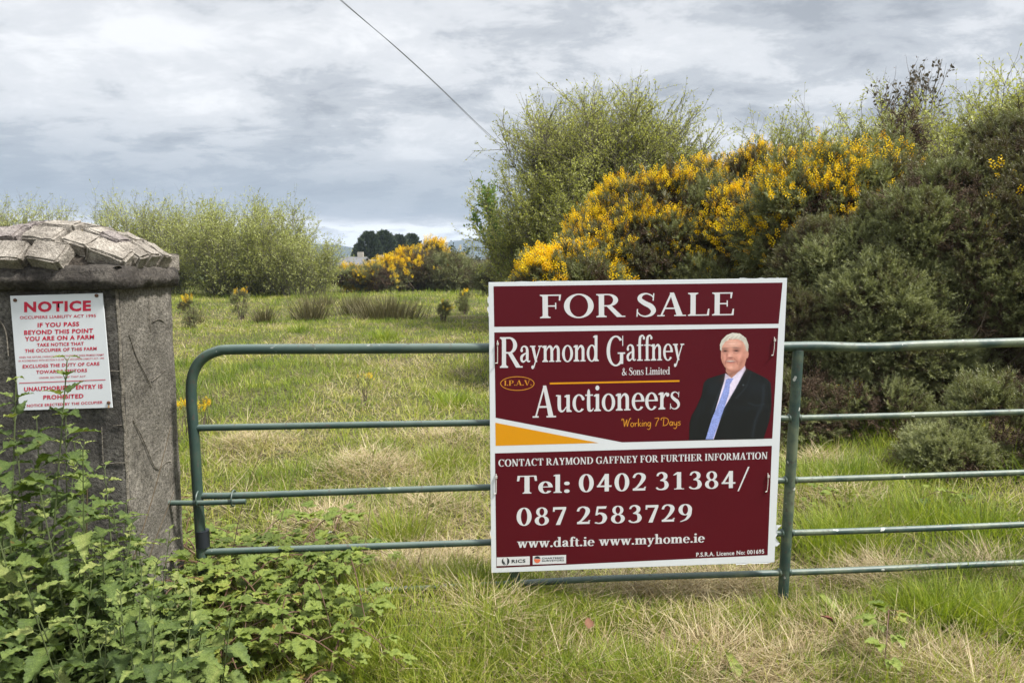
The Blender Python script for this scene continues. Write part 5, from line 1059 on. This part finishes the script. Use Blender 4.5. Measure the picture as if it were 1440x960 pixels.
# ------------------------------------------------------------------ nettles, brambles, weeds
def leaf_template(teeth, wmax, fold, droop, base_round=.35):
    """serrated leaf along +Y, length 1, normal +Z"""
    n = teeth * 2 + 1; tt = np.linspace(0, 1, n); w = wmax * np.sin(np.pi * np.clip(tt, 0, 1) ** base_round * 1.0) ** .85 * (1 - .25 * tt)
    saw = np.where(np.arange(n) % 2 == 1, 1.10, .91); saw[0] = saw[-1] = 1; w = w * saw; w[-1] = 0; w[0] = .03
    mid = np.stack([np.zeros(n), tt, -droop * tt ** 2], -1)
    yoff = np.where(np.arange(n) % 2 == 1, .035, 0.0)
    Lf = np.stack([-w, tt + yoff, -droop * tt ** 2 + w * fold + .04 * np.sin(tt * 24)], -1); Rt = np.stack([w, tt + yoff, -droop * tt ** 2 + w * fold - .04 * np.sin(tt * 24)], -1); V = np.concatenate([mid, Lf, Rt]); F = []
    for i in range(n - 1): F += [[i, i + 1, n + i + 1], [i, n + i + 1, n + i], [i, 2 * n + i, 2 * n + i + 1], [i, 2 * n + i + 1, i + 1]]
    return V, np.array(F)
NL = [leaf_template(10, .30, .35, .30), leaf_template(10, .27, .25, .50), leaf_template(9, .32, .5, .2)]
BL = [leaf_template(8, .40, .3, .2, .55), leaf_template(8, .44, .15, .3, .55)]
DK = leaf_template(2, .24, .3, .4, .6)
def leaves_mesh(items):
    """items: (template, P, dirY, normalZ, scale, tint)"""
    V, F, A, k = [], [], [], 0
    for (tv, tf), P, dy, nz, s, t in items:
        dy = unit(np.array(dy, float)); nz = np.array(nz, float); nz = unit(nz - dy * np.dot(nz, dy)); x = np.cross(dy, nz); v = P + s * (tv[:, 0:1] * x + tv[:, 1:2] * dy + tv[:, 2:3] * nz); V.append(v); nm = len(v) // 3; vein = np.zeros(len(v)); vein[:nm] = .22; vein[nm + 1::2] -= .07; F.append(tf + k); A.append(np.clip(t + vein, 0, .97 if t < .99 else 1)); k += len(v)
    return mesh_np('leaves', np.concatenate(V), np.concatenate(F), {'tint': np.concatenate(A)}, smooth=True)
NLAB = 'stinging nettle with toothed opposite leaves in the dense stand before the pillar'
def make_nettle(H, seed):
    r = random.Random(seed); root = empty('nettle', (0, 0, 0), NLAB, 'nettle', 'nettles in front of the pillar'); lean = np.array([r.uniform(-.12, .12), r.uniform(-.12, .12), 0]) * H
    pth = smooth_path([np.zeros(3), np.array([0, 0, H * .5]) + lean * .35, np.array([0, 0, H]) + lean], 6); m = MB(); m.tube(pth, np.linspace(.0036, .0014, len(pth)), 5); it = []; a = r.uniform(0, 6.28); n = int(H / .045)
    for i in range(2, n + 1):
        t = i / n; q = t * (len(pth) - 1); k = min(int(q), len(pth) - 2); p = pth[k] + (pth[k + 1] - pth[k]) * (q - k); a += math.pi / 2 + r.uniform(-.25, .25)
        L = (.080 if t < .8 else .080 - (t - .8) * .25) * r.uniform(.75, 1.15) * (.65 + .35 * min(1, t * 2.2))
        if t < .3 and r.random() < .5: continue
        for s in (0, math.pi):
            if r.random() < .06: continue
            aa = a + s + r.uniform(-.2, .2); el = r.uniform(-.25, .35) if t < .85 else r.uniform(.3, .9); d = np.array([math.cos(aa) * math.cos(el), math.sin(aa) * math.cos(el), math.sin(el)]); pe = p + d * L * .28 + [0, 0, .006]
            m.tube([p, pe], [.0012, .001], 3, False); it.append((NL[r.randrange(3)], pe, d + np.array([0, 0, -.15]), np.array([r.uniform(-.2, .2), r.uniform(-.2, .2), 1.0]) , L, min(1, max(0, r.gauss(.42, .18) + (.3 if t > .88 else 0)))))
    m.build('stem', M_stem, root, True); link('leaves', leaves_mesh(it), M_nettle, root); return root
protos = [make_nettle(h, 50 + i) for i, h in enumerate([1.02, .9, .78, .66, .54, .98, .72])]
rn = random.Random(11); used = set(); spots = []
# (px, py of the tip, distance, prototype) first the ones that stand out, then the stand
for px, py, Y in [(18, 512, 1.95), (74, 590, 2.12), (50, 598, 2.05), (4, 560, 1.85), (122, 618, 2.3), (95, 622, 2.0), (-30, 540, 1.9), (20, 640, 1.9), (150, 672, 2.25), (178, 708, 2.3), (205, 762, 2.35), (60, 668, 1.8), (140, 735, 2.0), (108, 690, 1.85)]:
    spots.append((px, py, Y))
for k in range(100):
    px = rn.uniform(-140, 300); Y = rn.uniform(1.6, 2.48); top = 585 + max(0, px) * .72 + rn.uniform(0, 170) + (2.48 - Y) * 120; spots.append((px, min(top, 930), Y))
for px, py, Y in spots:
    tip = at(px, py, Y); g = float(gz(tip[0], Y)); H = tip[2] - g
    if H < .22: continue
    hs = [1.02, .9, .78, .66, .54, .98, .72]; k = min(range(7), key=lambda i: abs(hs[i] - H) + rn.random() * .06)
    if k not in used: o = protos[k]; used.add(k)
    else: o = copy_tree(protos[k])
    o.location = (tip[0], Y, g); s = H / hs[k]; s = min(1.25, max(.7, s)); o.scale = (1 if s < 1 else s, 1 if s < 1 else s, s); o.rotation_euler = (rn.uniform(-.06, .06), rn.uniform(-.06, .06), rn.uniform(0, 6.28))
for k in range(7):
    if k not in used:
        for c in list(protos[k].children): bpy.data.objects.remove(c)
        bpy.data.objects.remove(protos[k])

BLAB = 'bramble sprig with three part toothed leaves scrambling through the grass by the gate end'
def make_bramble(L, seed):
    r = random.Random(seed); root = empty('bramble', (0, 0, 0), BLAB, 'bramble', 'brambles at the foot of the gate'); a0 = r.uniform(0, 6.28); d = np.array([math.cos(a0), math.sin(a0), 0]); H = L * .45
    pth = smooth_path([np.zeros(3), d * L * .25 + [0, 0, H * .8], d * L * .6 + [0, 0, H], d * L * .95 + [0, 0, H * .55]], 6); m = MB(); m.tube(pth, np.linspace(.0035, .0015, len(pth)), 5); it = []; n = int(L / .045)
    for i in range(1, n + 1):
        t = i / n; q = t * (len(pth) - 1); k = min(int(q), len(pth) - 2); p = pth[k]; aa = a0 + (1 if i % 2 else -1) * r.uniform(.6, 1.5); el = r.uniform(.1, .7); dd = np.array([math.cos(aa) * math.cos(el), math.sin(aa) * math.cos(el), math.sin(el)]); pe = p + dd * r.uniform(.03, .06); m.tube([p, pe], [.0013, .001], 3, False); s = r.uniform(.036, .075); tn = min(1, max(0, r.gauss(.5, .2)))
        if r.random() < .04: tn = 1.0
        perp = np.array([-dd[1], dd[0], 0])
        for u in ((0, 1, -1) if r.random() < .7 else (0, 1, -1, 1.9, -1.9)):
            ld = dd * (1 - .35 * abs(u)) + perp * u * .9 + np.array([0, 0, -.25]); it.append((BL[r.randrange(2)], pe, ld, np.array([r.uniform(-.3, .3), r.uniform(-.3, .3), 1.0]), s * (1 if u == 0 else .8), tn + r.uniform(-.06, .06)))
    m.build('cane', M_cane, root, True); link('leaves', leaves_mesh(it), M_bramble, root); return root
bp = [make_bramble(l, 80 + i) for i, l in enumerate([.5, .42, .34, .28, .55])]
bs = []
for k in range(105):
    px = rn.uniform(190, 490); py = rn.uniform(765, 985) - max(0, 300 - px) * .1; bs.append((px, py))
for k in range(26): bs.append((rn.uniform(-60, 320), rn.uniform(860, 1010)))
bs += [(300, 740), (290, 700), (270, 770), (255, 745), (1250, 870), (1180, 700), (1370, 715), (1330, 700)]
for i, (px, py) in enumerate(bs):
    g = ray(px, py); t = (0.08 - CAM[2]) / g[2]; c = CAM + g * t
    if on_pillar(np.array(c[0]), np.array(c[1])): continue
    o = bp[i] if i < 5 else copy_tree(bp[i % 5]); o.location = (c[0], c[1], float(gz(c[0], c[1])) - .01); s = rn.uniform(.75, 1.15); o.scale = (s, s, s); o.rotation_euler = (0, 0, rn.uniform(0, 6.28))

def make_dock(seed, n=7, L=.17):
    r = random.Random(seed); root = empty('dock_plant', (0, 0, 0), 'broad leaved dock rosette half hidden in the grass around the gate', 'weed', 'docks in the grass'); it = []
    for i in range(n):
        a = i * 2.4 + r.uniform(-.3, .3); el = r.uniform(.5, 1.1); it.append((DK, np.array([0, 0, .01 * i]), (math.cos(a) * math.cos(el), math.sin(a) * math.cos(el), math.sin(el)), (r.uniform(-.2, .2), r.uniform(-.2, .2), 1.0), L * r.uniform(.7, 1.2), r.uniform(.3, .8)))
    link('leaves', leaves_mesh(it), M_bramble, root); return root
dk = [make_dock(1, 7, .085), make_dock(2, 5, .07)]
for i, (px, py) in enumerate([(510, 575), (1215, 735), (1175, 860), (800, 880), (1040, 945), (590, 500), (555, 480), (905, 840), (1340, 880), (1130, 930), (1420, 900)]):
    g = ray(px, py); c = CAM + g * ((0.05 - CAM[2]) / g[2]); o = dk[i] if i < 2 else copy_tree(dk[i % 2]); o.location = (c[0], c[1], float(gz(c[0], c[1]))); o.rotation_euler = (0, 0, rn.uniform(0, 6.28))

# rush clumps in the field
for lab, px, py, w, h, n in [('widest brown rush clump in the middle of the field', 545, 445, 46, 36, 900), ('brown rush clump left of the widest one', 500, 440, 22, 34, 420), ('narrow brown rush clump right of the flowered sapling', 437, 447, 22, 40, 380), ('small grey brown rush clump next to the flowered sapling', 372, 450, 12, 30, 220), ('loose rush clump at the left behind the gate', 275, 455, 10, 26, 120), ('faint rush tuft at the far right of the open field', 455, 430, 16, 24, 200)]:
    g = ray(px, py); c = CAM + g * (-CAM[2] / g[2]); Yd = c[1]; base = np.array([c[0], Yd, float(gz(c[0], Yd))]); ww = w / FPX * Yd; hh = h / FPX * Yd
    q = rng.normal(size=(n, 2)) * np.array([ww * .5, ww * .32]); V, F, A = blades(np.concatenate([q, np.zeros((n, 1))], 1), hh * rng.uniform(.6, 1.15, n), np.full(n, .016), np.arctan2(q[:, 1], q[:, 0]) + rng.normal(size=n) * .5, np.abs(rng.normal(size=n)) * .25 + np.abs(q[:, 0]) / ww * .3, rng.uniform(0, .6, n), np.clip(rng.normal(.5, .25, n), 0, 1), 2)
    tag(link('rush_clump', mesh_np('rush_clump', V, F, {'tint': A}), M_rush, None, base), lab, 'rushes', 'rush clumps in the field')

# dry stalks leaning through the gate, each a thin thing
for i, (xa, ya, xb, yb, Y) in enumerate([(320, 772, 380, 604, 3.05), (366, 790, 420, 640, 3.2), (500, 800, 524, 690, 3.1), (580, 790, 606, 690, 3.15), (395, 930, 430, 780, 2.7), (178, 770, 240, 600, 2.5), (190, 860, 245, 690, 2.45), (120, 640, 112, 830, 2.2)]):
    a, b = at(xa, ya, Y), at(xb, yb, Y + .1); a[2] -= .1; m = MB(); m.tube(smooth_path([a, (a + b) / 2 + rng.normal(size=3) * .012, b], 5), np.linspace(.0022, .0010, 11), 5)
    tag(m.build('dry_stalk', M_drystalk, None, True), 'thin dead brown stalk leaning up through the gate and nettles', 'stalk', 'dead stalks at the gate')
for i, (lab, px, py, s, col) in enumerate([('curled brown dead leaf on the grass below the board', 828, 874, .05, (.24, .12, .07)), ('rust red dead leaf in the straw right of the upright', 1164, 868, .045, (.20, .075, .05)), ('pale grey dead leaf caught at the bottom rail', 466, 748, .04, (.55, .52, .45))]):
    g = ray(px, py); c = CAM + g * ((0.20 - CAM[2]) / g[2]); tv, tf = leaf_template(3, .38, .7, .35, .6); me = mesh_np('dead_leaf', (tv - [0, .5, 0]) * s, tf, smooth=True)
    o = tag(link('dead_leaf', me, flat_mat('dead_leaf_brown', tuple(c_ * .6 for c_ in col), .8, .2, .3, 40), None, c), lab, 'leaf'); o.rotation_euler = (.7, .2, i * 1.3)
